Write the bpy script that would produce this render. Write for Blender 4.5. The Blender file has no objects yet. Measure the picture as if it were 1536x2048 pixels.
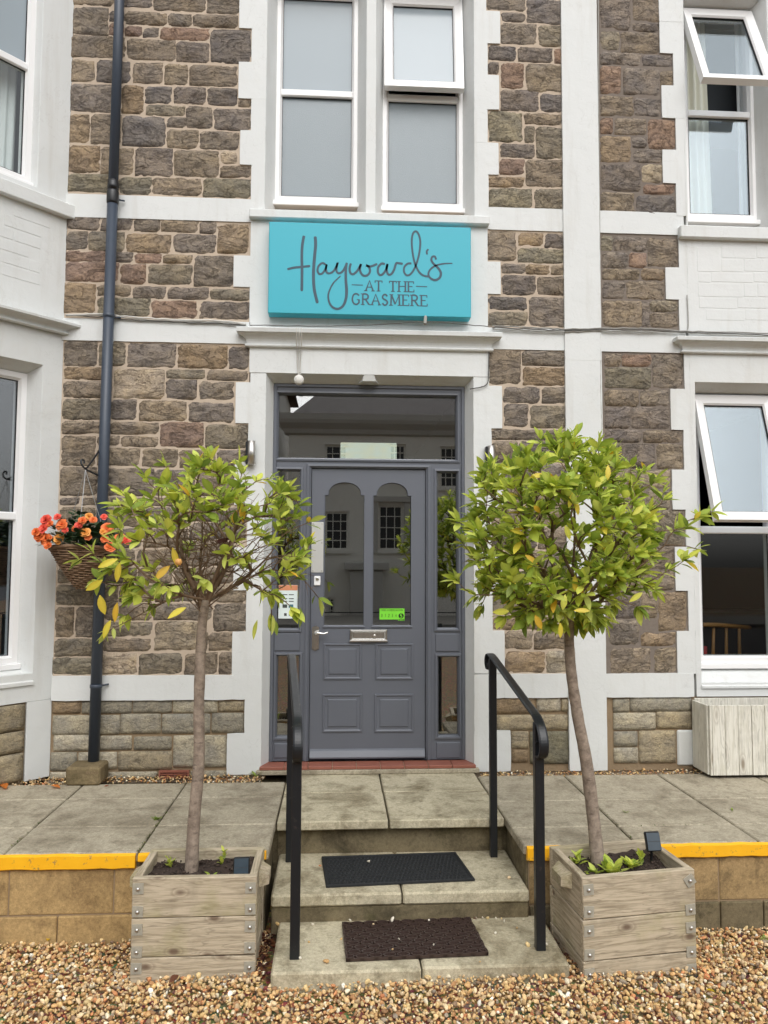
import bpy, bmesh, math, random
import numpy as np
from mathutils import Vector, Matrix, noise as mnoise
from mathutils.geometry import tessellate_polygon
R = math.radians
random.seed(7)
rng = np.random.default_rng(7)
scene = bpy.context.scene
COL = scene.collection

# ------------------------------------------------------------------ camera
YAW, PITCH, ROLL = R(3.40), R(3.80), R(0.25)
FPX, PW, PH = 1550.0, 1536.0, 2048.0           # focal length in pixels of a 1536 x 2048 frame
CAM = Vector((0.0, -5.2, 1.78))
_f = Vector((math.sin(YAW) * math.cos(PITCH), math.cos(YAW) * math.cos(PITCH), math.sin(PITCH)))
_r0 = Vector((math.cos(YAW), -math.sin(YAW), 0))
_u0 = _r0.cross(_f)
_r = math.cos(ROLL) * _r0 + math.sin(ROLL) * _u0
_u = -math.sin(ROLL) * _r0 + math.cos(ROLL) * _u0
cd = bpy.data.cameras.new('camera')
cd.sensor_fit = 'VERTICAL'; cd.sensor_height = 24.0; cd.lens = 24.0 * FPX / PH
cd.clip_start = 0.05; cd.clip_end = 2000
cam = bpy.data.objects.new('camera', cd); COL.objects.link(cam)
cam.matrix_world = Matrix(((_r.x, _u.x, -_f.x, CAM.x), (_r.y, _u.y, -_f.y, CAM.y), (_r.z, _u.z, -_f.z, CAM.z), (0, 0, 0, 1)))
scene.camera = cam

# ------------------------------------------------------------------ sky, sun, exposure (overcast)
SUN_EL, SUN_AZ = 48.0, 172.0                    # azimuth clockwise from +Y (north); behind the camera's left shoulder
world = bpy.data.worlds.new('World'); scene.world = world; world.use_nodes = True
nt = world.node_tree; nt.nodes.clear()
sky = nt.nodes.new('ShaderNodeTexSky'); sky.sky_type = 'NISHITA'; sky.sun_disc = False
sky.sun_elevation = R(SUN_EL); sky.sun_rotation = R(SUN_AZ)
sky.air_density = 1.0; sky.dust_density = 4.0; sky.ozone_density = 1.0
hs = nt.nodes.new('ShaderNodeHueSaturation'); hs.inputs['Saturation'].default_value = 0.14
bg = nt.nodes.new('ShaderNodeBackground'); bg.inputs['Strength'].default_value = 0.15
wo = nt.nodes.new('ShaderNodeOutputWorld')
nt.links.new(sky.outputs[0], hs.inputs['Color']); nt.links.new(hs.outputs[0], bg.inputs['Color']); nt.links.new(bg.outputs[0], wo.inputs['Surface'])
sd = bpy.data.lights.new('sun', 'SUN'); sd.energy = 0.85; sd.angle = R(80); sd.color = (1.0, 0.985, 0.96)
sun = bpy.data.objects.new('sun', sd); COL.objects.link(sun); sun.location = (0, -20, 30)
_sd = Vector((math.sin(R(SUN_AZ)) * math.cos(R(SUN_EL)), math.cos(R(SUN_AZ)) * math.cos(R(SUN_EL)), math.sin(R(SUN_EL))))
sun.rotation_euler = _sd.to_track_quat('Z', 'Y').to_euler()
scene.view_settings.view_transform = 'Standard'; scene.view_settings.look = 'None'
scene.view_settings.gamma = 1.0; scene.view_settings.exposure = 0.25; scene.view_settings.use_curve_mapping = False
cy = scene.cycles; cy.max_bounces = 7; cy.diffuse_bounces = 3; cy.glossy_bounces = 3; cy.transmission_bounces = 2; cy.transparent_max_bounces = 14
cy.caustics_reflective = False; cy.caustics_refractive = False

# ------------------------------------------------------------------ measuring helpers (photo measurements -> metres on real planes)
def ray(x, y):
    return _r * ((x - PW / 2) / FPX) - _u * ((y - PH / 2) / FPX) + _f
def PY(x, y, Y=0.0):
    d = ray(x, y); return CAM + d * ((Y - CAM.y) / d.y)
def PZ(x, y, Z=0.0):
    d = ray(x, y); return CAM + d * ((Z - CAM.z) / d.z)
def RX(x0, y0, x1, y1, Y=0.0):
    """photo rectangle on the vertical plane Y -> X0, X1, Z0, Z1"""
    xm, ym = (x0 + x1) / 2, (y0 + y1) / 2
    return PY(x0, ym, Y).x, PY(x1, ym, Y).x, PY(xm, y1, Y).z, PY(xm, y0, Y).z
def PX(x, y, Y=0.0): return PY(x, y, Y).x
def PZZ(x, y, Y=0.0): return PY(x, y, Y).z
def srgb(r, g, b):
    f = lambda c: ((c / 255) / 12.92 if c / 255 <= 0.04045 else ((c / 255 + 0.055) / 1.055) ** 2.4)
    return (f(r), f(g), f(b))

# ------------------------------------------------------------------ materials
MATS = {}
def newmat(name):
    m = bpy.data.materials.new(name); m.use_nodes = True
    n = m.node_tree; n.nodes.clear()
    out = n.nodes.new('ShaderNodeOutputMaterial')
    b = n.nodes.new('ShaderNodeBsdfPrincipled')
    n.links.new(b.outputs[0], out.inputs['Surface'])
    MATS[name] = m
    return m, n, b, out
def N(n, t, **kw):
    x = n.nodes.new(t)
    for k, v in kw.items():
        if k.startswith('i_'): x.inputs[k[2:].replace('_', ' ')].default_value = v
        else: setattr(x, k, v)
    return x
def coords(n, kind='Object', scale=(1, 1, 1), rnd=False):
    tc = N(n, 'ShaderNodeTexCoord')
    mp = N(n, 'ShaderNodeMapping'); mp.inputs['Scale'].default_value = scale
    if kind == 'World':
        g = N(n, 'ShaderNodeNewGeometry'); n.links.new(g.outputs['Position'], mp.inputs['Vector'])
    else:
        n.links.new(tc.outputs[kind], mp.inputs['Vector'])
    if rnd:
        oi = N(n, 'ShaderNodeObjectInfo'); mu = N(n, 'ShaderNodeVectorMath', operation='SCALE'); mu.inputs['Scale'].default_value = 37.0
        cv = N(n, 'ShaderNodeCombineXYZ')
        for i in range(3): n.links.new(oi.outputs['Random'], cv.inputs[i])
        n.links.new(cv.outputs[0], mu.inputs[0]); n.links.new(mu.outputs[0], mp.inputs['Location'])
    return mp.outputs[0]
def noise(n, vec, scale, detail=6, rough=0.55, dist=0.0):
    t = N(n, 'ShaderNodeTexNoise'); t.inputs['Scale'].default_value = scale; t.inputs['Detail'].default_value = min(detail, 5)
    t.inputs['Roughness'].default_value = rough; t.inputs['Distortion'].default_value = dist
    n.links.new(vec, t.inputs['Vector']); return t.outputs['Fac']
def ramp(n, fac, stops):
    r = N(n, 'ShaderNodeValToRGB'); e = r.color_ramp.elements
    while len(e) > 1: e.remove(e[0])
    e[0].position = stops[0][0]; c = stops[0][1]; e[0].color = (*c, 1) if len(c) == 3 else c
    for p, c in stops[1:]:
        q = e.new(p); q.color = (*c, 1) if len(c) == 3 else c
    n.links.new(fac, r.inputs['Fac']); return r.outputs['Color']
def mix(n, fac, a, b, blend='MIX'):
    m = N(n, 'ShaderNodeMix', data_type='RGBA', blend_type=blend)
    def put(s, v):
        if isinstance(v, (int, float)): m.inputs[s].default_value = v
        elif isinstance(v, tuple): m.inputs[s].default_value = (*v, 1) if len(v) == 3 else v
        else: n.links.new(v, m.inputs[s])
    put('Factor' if False else 0, fac); put(6, a); put(7, b)
    return m.outputs[2]
def bump(n, b, height, strength=0.3, dist=0.01, prev=None):
    bp = N(n, 'ShaderNodeBump'); bp.inputs['Strength'].default_value = strength; bp.inputs['Distance'].default_value = dist
    n.links.new(height, bp.inputs['Height'])
    if prev is not None: n.links.new(prev, bp.inputs['Normal'])
    n.links.new(bp.outputs[0], b.inputs['Normal']); return bp.outputs[0]
def g3(v): return (v, v, v)

def m_plain(name, col, rough=0.5, metal=0.0, var=0.12, nscale=8.0, bmp=0.0, bscale=200.0, spec=0.5, coat=0.0):
    m, n, b, o = newmat(name)
    v = coords(n, 'World')
    f = noise(n, v, nscale, 5)
    c = mix(n, f, tuple(x * (1 - var) for x in col), tuple(min(1, x * (1 + var)) for x in col))
    n.links.new(c, b.inputs['Base Color'])
    b.inputs['Roughness'].default_value = rough; b.inputs['Metallic'].default_value = metal
    b.inputs['Specular IOR Level'].default_value = spec; b.inputs['Coat Weight'].default_value = coat
    if bmp: bump(n, b, noise(n, v, bscale, 4), bmp, 0.003)
    return m

# white masonry paint: brush marks, faint grime runs, chips
m, n, b, o = newmat('white_paint')
v = coords(n, 'World'); vs = coords(n, 'World', (9, 9, 0.9))
base = mix(n, noise(n, v, 2.2, 6), srgb(212, 215, 214), srgb(224, 226, 225))
runs = ramp(n, noise(n, vs, 1.0, 6, 0.6), [(0.56, g3(0)), (0.8, g3(1))])
c = mix(n, 0.0, base, base)
mm = N(n, 'ShaderNodeMath', operation='MULTIPLY'); n.links.new(runs, mm.inputs[0]); mm.inputs[1].default_value = 0.42
c = mix(n, mm.outputs[0], base, srgb(186, 182, 172))
spk = ramp(n, noise(n, v, 55, 3, 0.7), [(0.73, g3(0)), (0.78, g3(1))])
m2 = N(n, 'ShaderNodeMath', operation='MULTIPLY'); n.links.new(spk, m2.inputs[0]); m2.inputs[1].default_value = 0.25
c = mix(n, m2.outputs[0], c, srgb(150, 142, 130))
crk = ramp(n, noise(n, v, 1.7, 6, 0.62, 0.4), [(0.4975, g3(0)), (0.4997, g3(0.13)), (0.5003, g3(0.13)), (0.5025, g3(0))])
c = mix(n, crk, c, srgb(150, 146, 138))
blt = ramp(n, noise(n, v, 0.9, 5, 0.7), [(0.55, g3(0)), (0.75, g3(0.35))])
c = mix(n, blt, c, srgb(204, 200, 188))
n.links.new(c, b.inputs['Base Color']); b.inputs['Roughness'].default_value = 0.62
p = bump(n, b, noise(n, v, 9, 8, 0.6), 0.35, 0.012)
bump(n, b, noise(n, v, 120, 4), 0.16, 0.002, p)

# rock-faced sandstone: colour per stone from the object's colour
def stone_mat(name, light=1.0, rough_bump=1.0):
    m, n, b, o = newmat(name)
    oi = N(n, 'ShaderNodeObjectInfo')
    v = coords(n, 'Object', rnd=True); vs = coords(n, 'Object', (0.7, 0.7, 1.6), rnd=True)
    big = noise(n, v, 9, 5, 0.6)
    c = mix(n, ramp(n, big, [(0.32, g3(0)), (0.7, g3(1))]), mix(n, 1.0, oi.outputs['Color'], (0.80, 0.82, 0.88), 'MULTIPLY'), mix(n, 1.0, oi.outputs['Color'], (1.22, 1.18, 1.08), 'MULTIPLY'))
    strat = noise(n, vs, 22, 7, 0.65, 0.6)
    crk = noise(n, vs, 7.5, 5, 0.6, 1.2)
    crack = ramp(n, crk, [(0.475, g3(0)), (0.497, g3(0.4)), (0.503, g3(0.4)), (0.525, g3(0))])
    c = mix(n, ramp(n, strat, [(0.34, g3(0.6)), (0.5, g3(0))]), c, mix(n, 1.0, oi.outputs['Color'], (0.5, 0.5, 0.53), 'MULTIPLY'))
    fine = noise(n, v, 160, 4, 0.7)
    c = mix(n, 0.55, c, mix(n, fine, (0.12, 0.12, 0.13), (0.92, 0.9, 0.86)), 'OVERLAY')
    c = mix(n, crack, c, mix(n, 1.0, oi.outputs['Color'], (0.34, 0.33, 0.34), 'MULTIPLY'))
    grit = noise(n, v, 75, 4, 0.75)
    c = mix(n, 0.5, c, mix(n, ramp(n, grit, [(0.3, g3(0)), (0.7, g3(1))]), g3(0.22), g3(0.8)), 'OVERLAY')
    lich = ramp(n, noise(n, v, 40, 4, 0.75), [(0.71, g3(0)), (0.76, g3(0.7))])
    c = mix(n, lich, c, srgb(176, 170, 156))
    n.links.new(c, b.inputs['Base Color']); b.inputs['Roughness'].default_value = 0.92
    b.inputs['Specular IOR Level'].default_value = 0.25
    p = bump(n, b, strat, 0.9 * rough_bump, 0.016)
    inv = ramp(n, crk, [(0.46, g3(1)), (0.5, g3(0)), (0.54, g3(1))])
    p = bump(n, b, inv, 0.8 * rough_bump, 0.01, p)
    p = bump(n, b, grit, 0.9 * rough_bump, 0.009, p)
    bump(n, b, fine, 0.4, 0.002, p)
stone_mat('stone'); stone_mat('smooth_stone', rough_bump=0.45)
def mortar_mat(name, a, bcol):
    m, n, b, o = newmat(name)
    v = coords(n, 'World')
    c = mix(n, noise(n, v, 5, 6, 0.65), a, bcol)
    n.links.new(c, b.inputs['Base Color']); b.inputs['Roughness'].default_value = 0.95
    p = bump(n, b, noise(n, v, 30, 6), 0.5, 0.01)
    bump(n, b, noise(n, v, 260, 3), 0.5, 0.002, p)
mortar_mat('mortar_pink', srgb(176, 158, 140), srgb(206, 190, 170))
mortar_mat('mortar_brown', srgb(128, 108, 84), srgb(160, 140, 112))
mortar_mat('mortar_grey', srgb(104, 96, 90), srgb(142, 130, 118))

# painted joinery
m, n, b, o = newmat('door_paint')
v = coords(n, 'World'); vs = coords(n, 'World', (60, 60, 3))
c = mix(n, noise(n, v, 3, 5), srgb(94, 98, 107), srgb(105, 109, 118))
sc_ = ramp(n, noise(n, v, 95, 3, 0.8), [(0.78, g3(0)), (0.8, g3(0.7))])
c = mix(n, sc_, c, srgb(150, 150, 150))
n.links.new(c, b.inputs['Base Color']); b.inputs['Roughness'].default_value = 0.42
bump(n, b, noise(n, vs, 2.0, 4), 0.12, 0.003)
m_plain('upvc', srgb(240, 240, 240), 0.28, var=0.02, nscale=3)
m_plain('gasket', (0.02, 0.02, 0.022), 0.6)
m_plain('pipe_paint', srgb(60, 69, 82), 0.38, var=0.14, nscale=6, bmp=0.05, bscale=60)
m, n, b, o = newmat('iron')
v = coords(n, 'World')
c = mix(n, ramp(n, noise(n, v, 26, 6, 0.7), [(0.6, g3(0)), (0.72, g3(1))]), srgb(26, 29, 33), srgb(66, 58, 54))
n.links.new(c, b.inputs['Base Color']); b.inputs['Roughness'].default_value = 0.36
bump(n, b, noise(n, v, 70, 5), 0.25, 0.002)
m_plain('chrome', (0.78, 0.77, 0.74), 0.22, 1.0, var=0.08, nscale=40)
m_plain('steel', (0.62, 0.60, 0.57), 0.34, 1.0, var=0.1, nscale=20)
m_plain('galvanised', srgb(176, 172, 158), 0.5, 0.25, var=0.22, nscale=60)
m_plain('push_plate', (0.80, 0.80, 0.79), 0.3, 0.55, var=0.05, nscale=14)
m_plain('sign_teal', srgb(54, 176, 196), 0.4, var=0.03, nscale=2)
m_plain('sign_ink', srgb(56, 82, 98), 0.55, var=0.05)
m_plain('cable_grey', srgb(150, 148, 142), 0.6, var=0.2, nscale=9)
m_plain('cable_dark', srgb(88, 86, 82), 0.6, var=0.2, nscale=9)
m_plain('cable_white', srgb(214, 212, 206), 0.55, var=0.1)
m_plain('black_plastic', (0.012, 0.013, 0.015), 0.35, var=0.2)
m_plain('solar_blue', srgb(46, 60, 70), 0.16, var=0.25, nscale=30)
m_plain('rubber_black', (0.012, 0.014, 0.016), 0.75, var=0.4, nscale=60, bmp=0.3, bscale=300)
m_plain('rubber_base', srgb(24, 18, 17), 0.8, var=0.3)
m_plain('rubber_brown', srgb(62, 48, 43), 0.42, var=0.25, nscale=30, bmp=0.2, bscale=300)
m_plain('curtain_cream', srgb(226, 222, 206), 0.9, var=0.05)
m_plain('curtain_white', srgb(235, 236, 234), 0.9, var=0.04)
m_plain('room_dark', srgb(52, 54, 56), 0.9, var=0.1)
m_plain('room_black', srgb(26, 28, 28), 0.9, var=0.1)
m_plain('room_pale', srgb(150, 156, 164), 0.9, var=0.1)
m_plain('blind_white', srgb(232, 238, 240), 0.85, var=0.03)
m_plain('paper', srgb(226, 238, 236), 0.7, var=0.02)
m_plain('paper_orange', srgb(216, 142, 104), 0.7, var=0.05)
m_plain('print_dark', srgb(70, 76, 74), 0.7, var=0.2)
m_plain('print_blue', srgb(70, 120, 130), 0.7, var=0.2)
m_plain('sticker_green', srgb(128, 222, 62), 0.45, var=0.05)
m_plain('sticker_ink', srgb(16, 40, 14), 0.5, var=0.05)
m_plain('chair_wood', srgb(170, 120, 62), 0.4, var=0.2, nscale=20)
m_plain('red_cloth', srgb(140, 34, 34), 0.8, var=0.2)
m_plain('dark_wood', srgb(56, 40, 30), 0.45, var=0.2)
m_plain('terracotta', srgb(146, 90, 74), 0.55, var=0.18, nscale=14, bmp=0.15, bscale=120)
m_plain('leaf_brown', srgb(150, 96, 52), 0.75, var=0.3, nscale=40)
m_plain('litter_dark', srgb(78, 46, 40), 0.85, var=0.5, nscale=50)
m_plain('petal_orange', srgb(240, 122, 62), 0.6, var=0.22, nscale=45)
m_plain('petal_coral', srgb(236, 92, 74), 0.6, var=0.2, nscale=45)
m_plain('petal_amber', srgb(238, 160, 74), 0.6, var=0.2, nscale=45)
m_plain('begonia_leaf', srgb(52, 76, 46), 0.45, var=0.35, nscale=50)
m_plain('chain', (0.5, 0.5, 0.5), 0.4, 0.9)
m_plain('fruit_orange', srgb(236, 176, 104), 0.5, var=0.12, nscale=60)
m_plain('villa_white', srgb(232, 230, 220), 0.8, var=0.08, nscale=1.2)
m_plain('villa_trim', srgb(190, 188, 180), 0.8, var=0.1, nscale=1.2)
m_plain('slate', srgb(92, 84, 80), 0.7, var=0.3, nscale=5)
m_plain('asphalt', (0.05, 0.05, 0.052), 0.9, var=0.3, nscale=30, bmp=0.4, bscale=200)
m_plain('paving', srgb(140, 136, 128), 0.9, var=0.15, nscale=3)
m_plain('hedge', srgb(52, 70, 34), 0.6, var=0.4, nscale=20)

# concrete slabs: sandy, stained, mossy in patches
def concrete(name, a, bcol, dark, moss=0.0, speck=0.5, stain=0.85):
    m, n, b, o = newmat(name)
    v = coords(n, 'World'); vr = coords(n, 'Object', rnd=True)
    c = mix(n, noise(n, vr, 2.6, 6, 0.6), a, bcol)
    st = ramp(n, noise(n, v, 3.4, 8, 0.68, 0.5), [(0.46, g3(0)), (0.68, g3(stain))])
    c = mix(n, st, c, dark)
    st2 = ramp(n, noise(n, v, 13, 7, 0.7), [(0.52, g3(0)), (0.68, g3(0.5))])
    c = mix(n, st2, c, tuple(x * 0.8 for x in dark))
    if moss:
        mo = ramp(n, noise(n, v, 5.0, 7, 0.7), [(0.56, g3(0)), (0.74, g3(moss))])
        c = mix(n, mo, c, srgb(72, 70, 40))
    mid = ramp(n, noise(n, v, 70, 4, 0.8), [(0.3, g3(0.2)), (0.7, g3(0.82))])
    c = mix(n, 0.45, c, mid, 'OVERLAY')
    fine = noise(n, v, 240, 3, 0.8)
    c = mix(n, speck, c, mix(n, fine, g3(0.1), g3(0.92)), 'OVERLAY')
    n.links.new(c, b.inputs['Base Color']); b.inputs['Roughness'].default_value = 0.9
    b.inputs['Specular IOR Level'].default_value = 0.3
    p = bump(n, b, noise(n, v, 26, 7, 0.6), 0.3, 0.008)
    bump(n, b, fine, 0.5, 0.002, p)
concrete('slab', srgb(158, 149, 129), srgb(186, 177, 157), srgb(118, 108, 90), 0.12, 0.6, 0.7)
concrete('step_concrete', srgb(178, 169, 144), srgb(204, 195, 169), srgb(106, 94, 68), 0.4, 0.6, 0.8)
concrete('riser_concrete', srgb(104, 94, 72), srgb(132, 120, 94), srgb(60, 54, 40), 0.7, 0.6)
concrete('block_ochre', srgb(164, 136, 92), srgb(190, 162, 114), srgb(128, 104, 70), 0.12, 0.4)
concrete('block_stained', srgb(152, 128, 90), srgb(178, 152, 110), srgb(74, 64, 48), 0.5, 0.4)
concrete('rough_block', srgb(112, 98, 72), srgb(140, 124, 94), srgb(78, 68, 48), 0.6, 0.5)
m, n, b, o = newmat('yellow_paint')
v = coords(n, 'World')
c = mix(n, noise(n, v, 10, 6), srgb(240, 170, 14), srgb(252, 194, 34))
ch = ramp(n, noise(n, v, 28, 6, 0.8), [(0.6, g3(0)), (0.63, g3(0.95))])
c = mix(n, ch, c, srgb(176, 138, 70))
n.links.new(c, b.inputs['Base Color']); b.inputs['Roughness'].default_value = 0.5
bump(n, b, noise(n, v, 50, 6), 0.3, 0.004)

# weathered softwood; grain runs along object X (or Z for upright boards), knots as distorted rings
def wood(name, light, dark, knot, axis='X', white=0.0):
    m, n, b, o = newmat(name)
    oi = N(n, 'ShaderNodeObjectInfo')
    s = (2.2, 30, 30) if axis == 'X' else (30, 30, 2.2)
    v = coords(n, 'Object', s, rnd=True); vr = coords(n, 'Object', rnd=True)
    grain = noise(n, v, 2.2, 8, 0.62, 0.9)
    c = mix(n, ramp(n, grain, [(0.36, g3(0)), (0.56, g3(1))]), dark, light)
    ln = ramp(n, noise(n, v, 0.9, 3, 0.5, 1.5), [(0.47, g3(0)), (0.5, g3(0.55)), (0.53, g3(0))])
    c = mix(n, ln, c, tuple(x * 0.55 for x in dark))
    blot = noise(n, vr, 6, 6, 0.6)
    c = mix(n, ramp(n, blot, [(0.52, g3(0)), (0.75, g3(0.6))]), c, tuple(x * 0.72 for x in dark))
    grn = ramp(n, noise(n, vr, 4.2, 5, 0.6), [(0.52, g3(0)), (0.72, g3(0.5))])
    c = mix(n, grn, c, srgb(150, 146, 92) if not white else srgb(196, 194, 172))
    vk = coords(n, 'Object', (5.2, 5.2, 9.0) if axis == 'X' else (9, 9, 3.0), rnd=True)
    vo = N(n, 'ShaderNodeTexVoronoi'); vo.inputs['Scale'].default_value = 1.0; n.links.new(vk, vo.inputs['Vector'])
    kn = ramp(n, vo.outputs['Distance'], [(0.07, g3(0.9)), (0.13, g3(0.35)), (0.17, g3(0.0)), (0.2, g3(0.3)), (0.26, g3(0.0))])
    c = mix(n, kn, c, knot)
    n.links.new(c, b.inputs['Base Color']); b.inputs['Roughness'].default_value = 0.8
    p = bump(n, b, grain, 0.45, 0.004)
    bump(n, b, noise(n, v, 9, 4), 0.25, 0.002, p)
wood('weathered_wood', srgb(196, 182, 158), srgb(158, 145, 122), srgb(104, 84, 68))
wood('limed_wood', srgb(226, 223, 212), srgb(208, 204, 190), srgb(140, 126, 108), 'Z', 1)
m_plain('soil', srgb(58, 46, 40), 0.95, var=0.5, nscale=60, bmp=0.9, bscale=120)
# bark
m, n, b, o = newmat('bark')
v = coords(n, 'World'); vr = coords(n, 'World', (14, 14, 40))
c = mix(n, ramp(n, noise(n, v, 30, 7, 0.65), [(0.3, g3(0)), (0.7, g3(1))]), srgb(112, 98, 86), srgb(168, 152, 136))
c = mix(n, ramp(n, noise(n, vr, 1.6, 5), [(0.6, g3(0)), (0.7, g3(0.6))]), c, srgb(74, 58, 50))
n.links.new(c, b.inputs['Base Color']); b.inputs['Roughness'].default_value = 0.85
p = bump(n, b, noise(n, vr, 1.6, 5), 0.4, 0.004); bump(n, b, noise(n, v, 120, 5), 0.5, 0.003, p)
m_plain('twig', srgb(116, 94, 74), 0.8, var=0.35, nscale=30)
# coloured by attribute: leaves and pebbles
def leaf_mat(name, trans=0.45, rough=0.44):
    m, n, b, o = newmat(name)
    at = N(n, 'ShaderNodeAttribute', attribute_name='col')
    oi = N(n, 'ShaderNodeObjectInfo')
    v = coords(n, 'Object')
    f = noise(n, v, 60, 4)
    c = mix(n, f, mix(n, 1.0, at.outputs['Color'], g3(0.8), 'MULTIPLY'), mix(n, 1.0, at.outputs['Color'], g3(1.2), 'MULTIPLY'))
    n.links.new(c, b.inputs['Base Color']); b.inputs['Roughness'].default_value = rough
    tr = N(n, 'ShaderNodeBsdfTranslucent'); n.links.new(c, tr.inputs['Color'])
    ms = N(n, 'ShaderNodeMixShader'); ms.inputs[0].default_value = trans
    n.links.new(b.outputs[0], ms.inputs[1]); n.links.new(tr.outputs[0], ms.inputs[2]); n.links.new(ms.outputs[0], o.inputs['Surface'])
leaf_mat('leaf')
m, n, b, o = newmat('pebble')
at = N(n, 'ShaderNodeAttribute', attribute_name='col'); v = coords(n, 'World')
c = mix(n, 0.5, at.outputs['Color'], mix(n, noise(n, v, 130, 5, 0.7), g3(0.2), g3(0.8)), 'OVERLAY')
n.links.new(c, b.inputs['Base Color']); b.inputs['Roughness'].default_value = 0.8
bump(n, b, noise(n, v, 220, 4), 0.3, 0.002)
m, n, b, o = newmat('gravel_bed')
v = coords(n, 'World')
vo = N(n, 'ShaderNodeTexVoronoi'); vo.inputs['Scale'].default_value = 46; n.links.new(v, vo.inputs['Vector'])
c = mix(n, 0.6, ramp(n, noise(n, v, 40, 3), [(0.3, srgb(92, 68, 44)), (0.7, srgb(150, 122, 86))]), vo.outputs['Color'], 'OVERLAY')
n.links.new(c, b.inputs['Base Color']); b.inputs['Roughness'].default_value = 0.9
bump(n, b, vo.outputs['Distance'], 0.8, 0.01)
m, n, b, o = newmat('wicker')
v = coords(n, 'World', (40, 40, 160))
c = mix(n, noise(n, v, 1.0, 5, 0.7), srgb(84, 62, 48), srgb(166, 136, 106))
n.links.new(c, b.inputs['Base Color']); b.inputs['Roughness'].default_value = 0.8
# glass: part mirror, part clear, by the viewing angle only
def glass(name, r0, tint=(1, 1, 1), rough=0.0, diffuse=None, dmix=0.0, bmp=None, gcol=(1, 1, 1)):
    m, n, b, o = newmat(name); n.nodes.remove(b)
    lw = N(n, 'ShaderNodeLayerWeight')
    pw = N(n, 'ShaderNodeMath', operation='POWER'); n.links.new(lw.outputs['Facing'], pw.inputs[0]); pw.inputs[1].default_value = 5
    mr = N(n, 'ShaderNodeMath', operation='MULTIPLY_ADD'); n.links.new(pw.outputs[0], mr.inputs[0]); mr.inputs[1].default_value = 1 - r0; mr.inputs[2].default_value = r0
    tr = N(n, 'ShaderNodeBsdfTransparent'); tr.inputs['Color'].default_value = (*tint, 1)
    gl = N(n, 'ShaderNodeBsdfGlossy'); gl.inputs['Roughness'].default_value = rough; gl.inputs['Color'].default_value = (*gcol, 1)
    under = tr.outputs[0]
    if bmp:
        bp = N(n, 'ShaderNodeBump'); bp.inputs['Strength'].default_value = bmp[0]; bp.inputs['Distance'].default_value = 0.004
        n.links.new(noise(n, coords(n, 'World'), bmp[1], 3), bp.inputs['Height']); n.links.new(bp.outputs[0], gl.inputs['Normal'])
    if diffuse:
        df = N(n, 'ShaderNodeBsdfDiffuse'); df.inputs['Color'].default_value = (*diffuse, 1)
        if bmp: n.links.new(bp.outputs[0], df.inputs['Normal'])
        ms0 = N(n, 'ShaderNodeMixShader'); ms0.inputs[0].default_value = dmix
        n.links.new(tr.outputs[0], ms0.inputs[1]); n.links.new(df.outputs[0], ms0.inputs[2]); under = ms0.outputs[0]
    ms = N(n, 'ShaderNodeMixShader'); n.links.new(mr.outputs[0], ms.inputs[0])
    n.links.new(under, ms.inputs[1]); n.links.new(gl.outputs[0], ms.inputs[2]); n.links.new(ms.outputs[0], o.inputs['Surface'])
glass('glass', 0.07, (0.93, 0.96, 0.96))
glass('dark_glass', 0.03, (0.9, 0.93, 0.93))
glass('sky_glass', 0.14, (0.9, 0.94, 0.97), gcol=(0.86, 0.95, 1.0))
glass('door_glass', 0.25, (0.8, 0.82, 0.82))
glass('bay_glass', 0.16, (0.9, 0.94, 0.96))
glass('obscure_glass', 0.1, (0.8, 0.85, 0.88), 0.32, srgb(112, 128, 136), 0.85, (0.5, 240))
glass('milk_glass', 0.035, (0.9, 0.94, 0.96), 0.15, srgb(176, 188, 196), 0.72)
m, n, b, o = newmat('lamp_glow')
v = coords(n, 'World', (10, 10, 30))
em = N(n, 'ShaderNodeEmission'); n.links.new(ramp(n, noise(n, v, 1.2, 4), [(0.35, srgb(226, 244, 232)), (0.7, srgb(240, 238, 200))]), em.inputs['Color']); em.inputs['Strength'].default_value = 1.15
n.links.new(em.outputs[0], o.inputs['Surface'])

# ------------------------------------------------------------------ mesh helpers
def wl(o):
    p = Vector((0, 0, 0))
    while o is not None: p = p + o.location; o = o.parent
    return p
def empty(name, loc=(0, 0, 0), parent=None):
    o = bpy.data.objects.new(name, None); COL.objects.link(o); o.empty_display_size = 0.1
    o.parent = parent; o.location = Vector(loc) - (wl(parent) if parent else Vector((0, 0, 0))); return o
def tag(o, label=None, cat=None, group=None, kind=None):
    if label: o['label'] = label
    if cat: o['category'] = cat
    if group: o['group'] = group
    if kind: o['kind'] = kind
    return o
def make(name, verts, faces, mat, parent=None, smooth=False, origin=None, color=None, cols=None):
    v = np.array([tuple(p) for p in verts], dtype=np.float64).reshape(-1, 3)
    if origin is None:
        lo, hi = v.min(0), v.max(0); origin = np.array([(lo[0] + hi[0]) / 2, (lo[1] + hi[1]) / 2, lo[2]])
    origin = np.array(tuple(origin)); v = v - origin
    me = bpy.data.meshes.new(name); me.from_pydata(v.tolist(), [], [list(f) for f in faces]); me.update()
    if smooth: me.polygons.foreach_set('use_smooth', [True] * len(me.polygons))
    me.materials.append(MATS[mat] if isinstance(mat, str) else mat)
    if cols is not None:
        a = me.color_attributes.new('col', 'FLOAT_COLOR', 'POINT'); a.data.foreach_set('color', np.asarray(cols, dtype=np.float32).ravel())
    o = bpy.data.objects.new(name, me); COL.objects.link(o)
    o.parent = parent; o.location = Vector(origin) - (wl(parent) if parent else Vector((0, 0, 0)))
    if color: o.color = (*color, 1)
    return o
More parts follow.
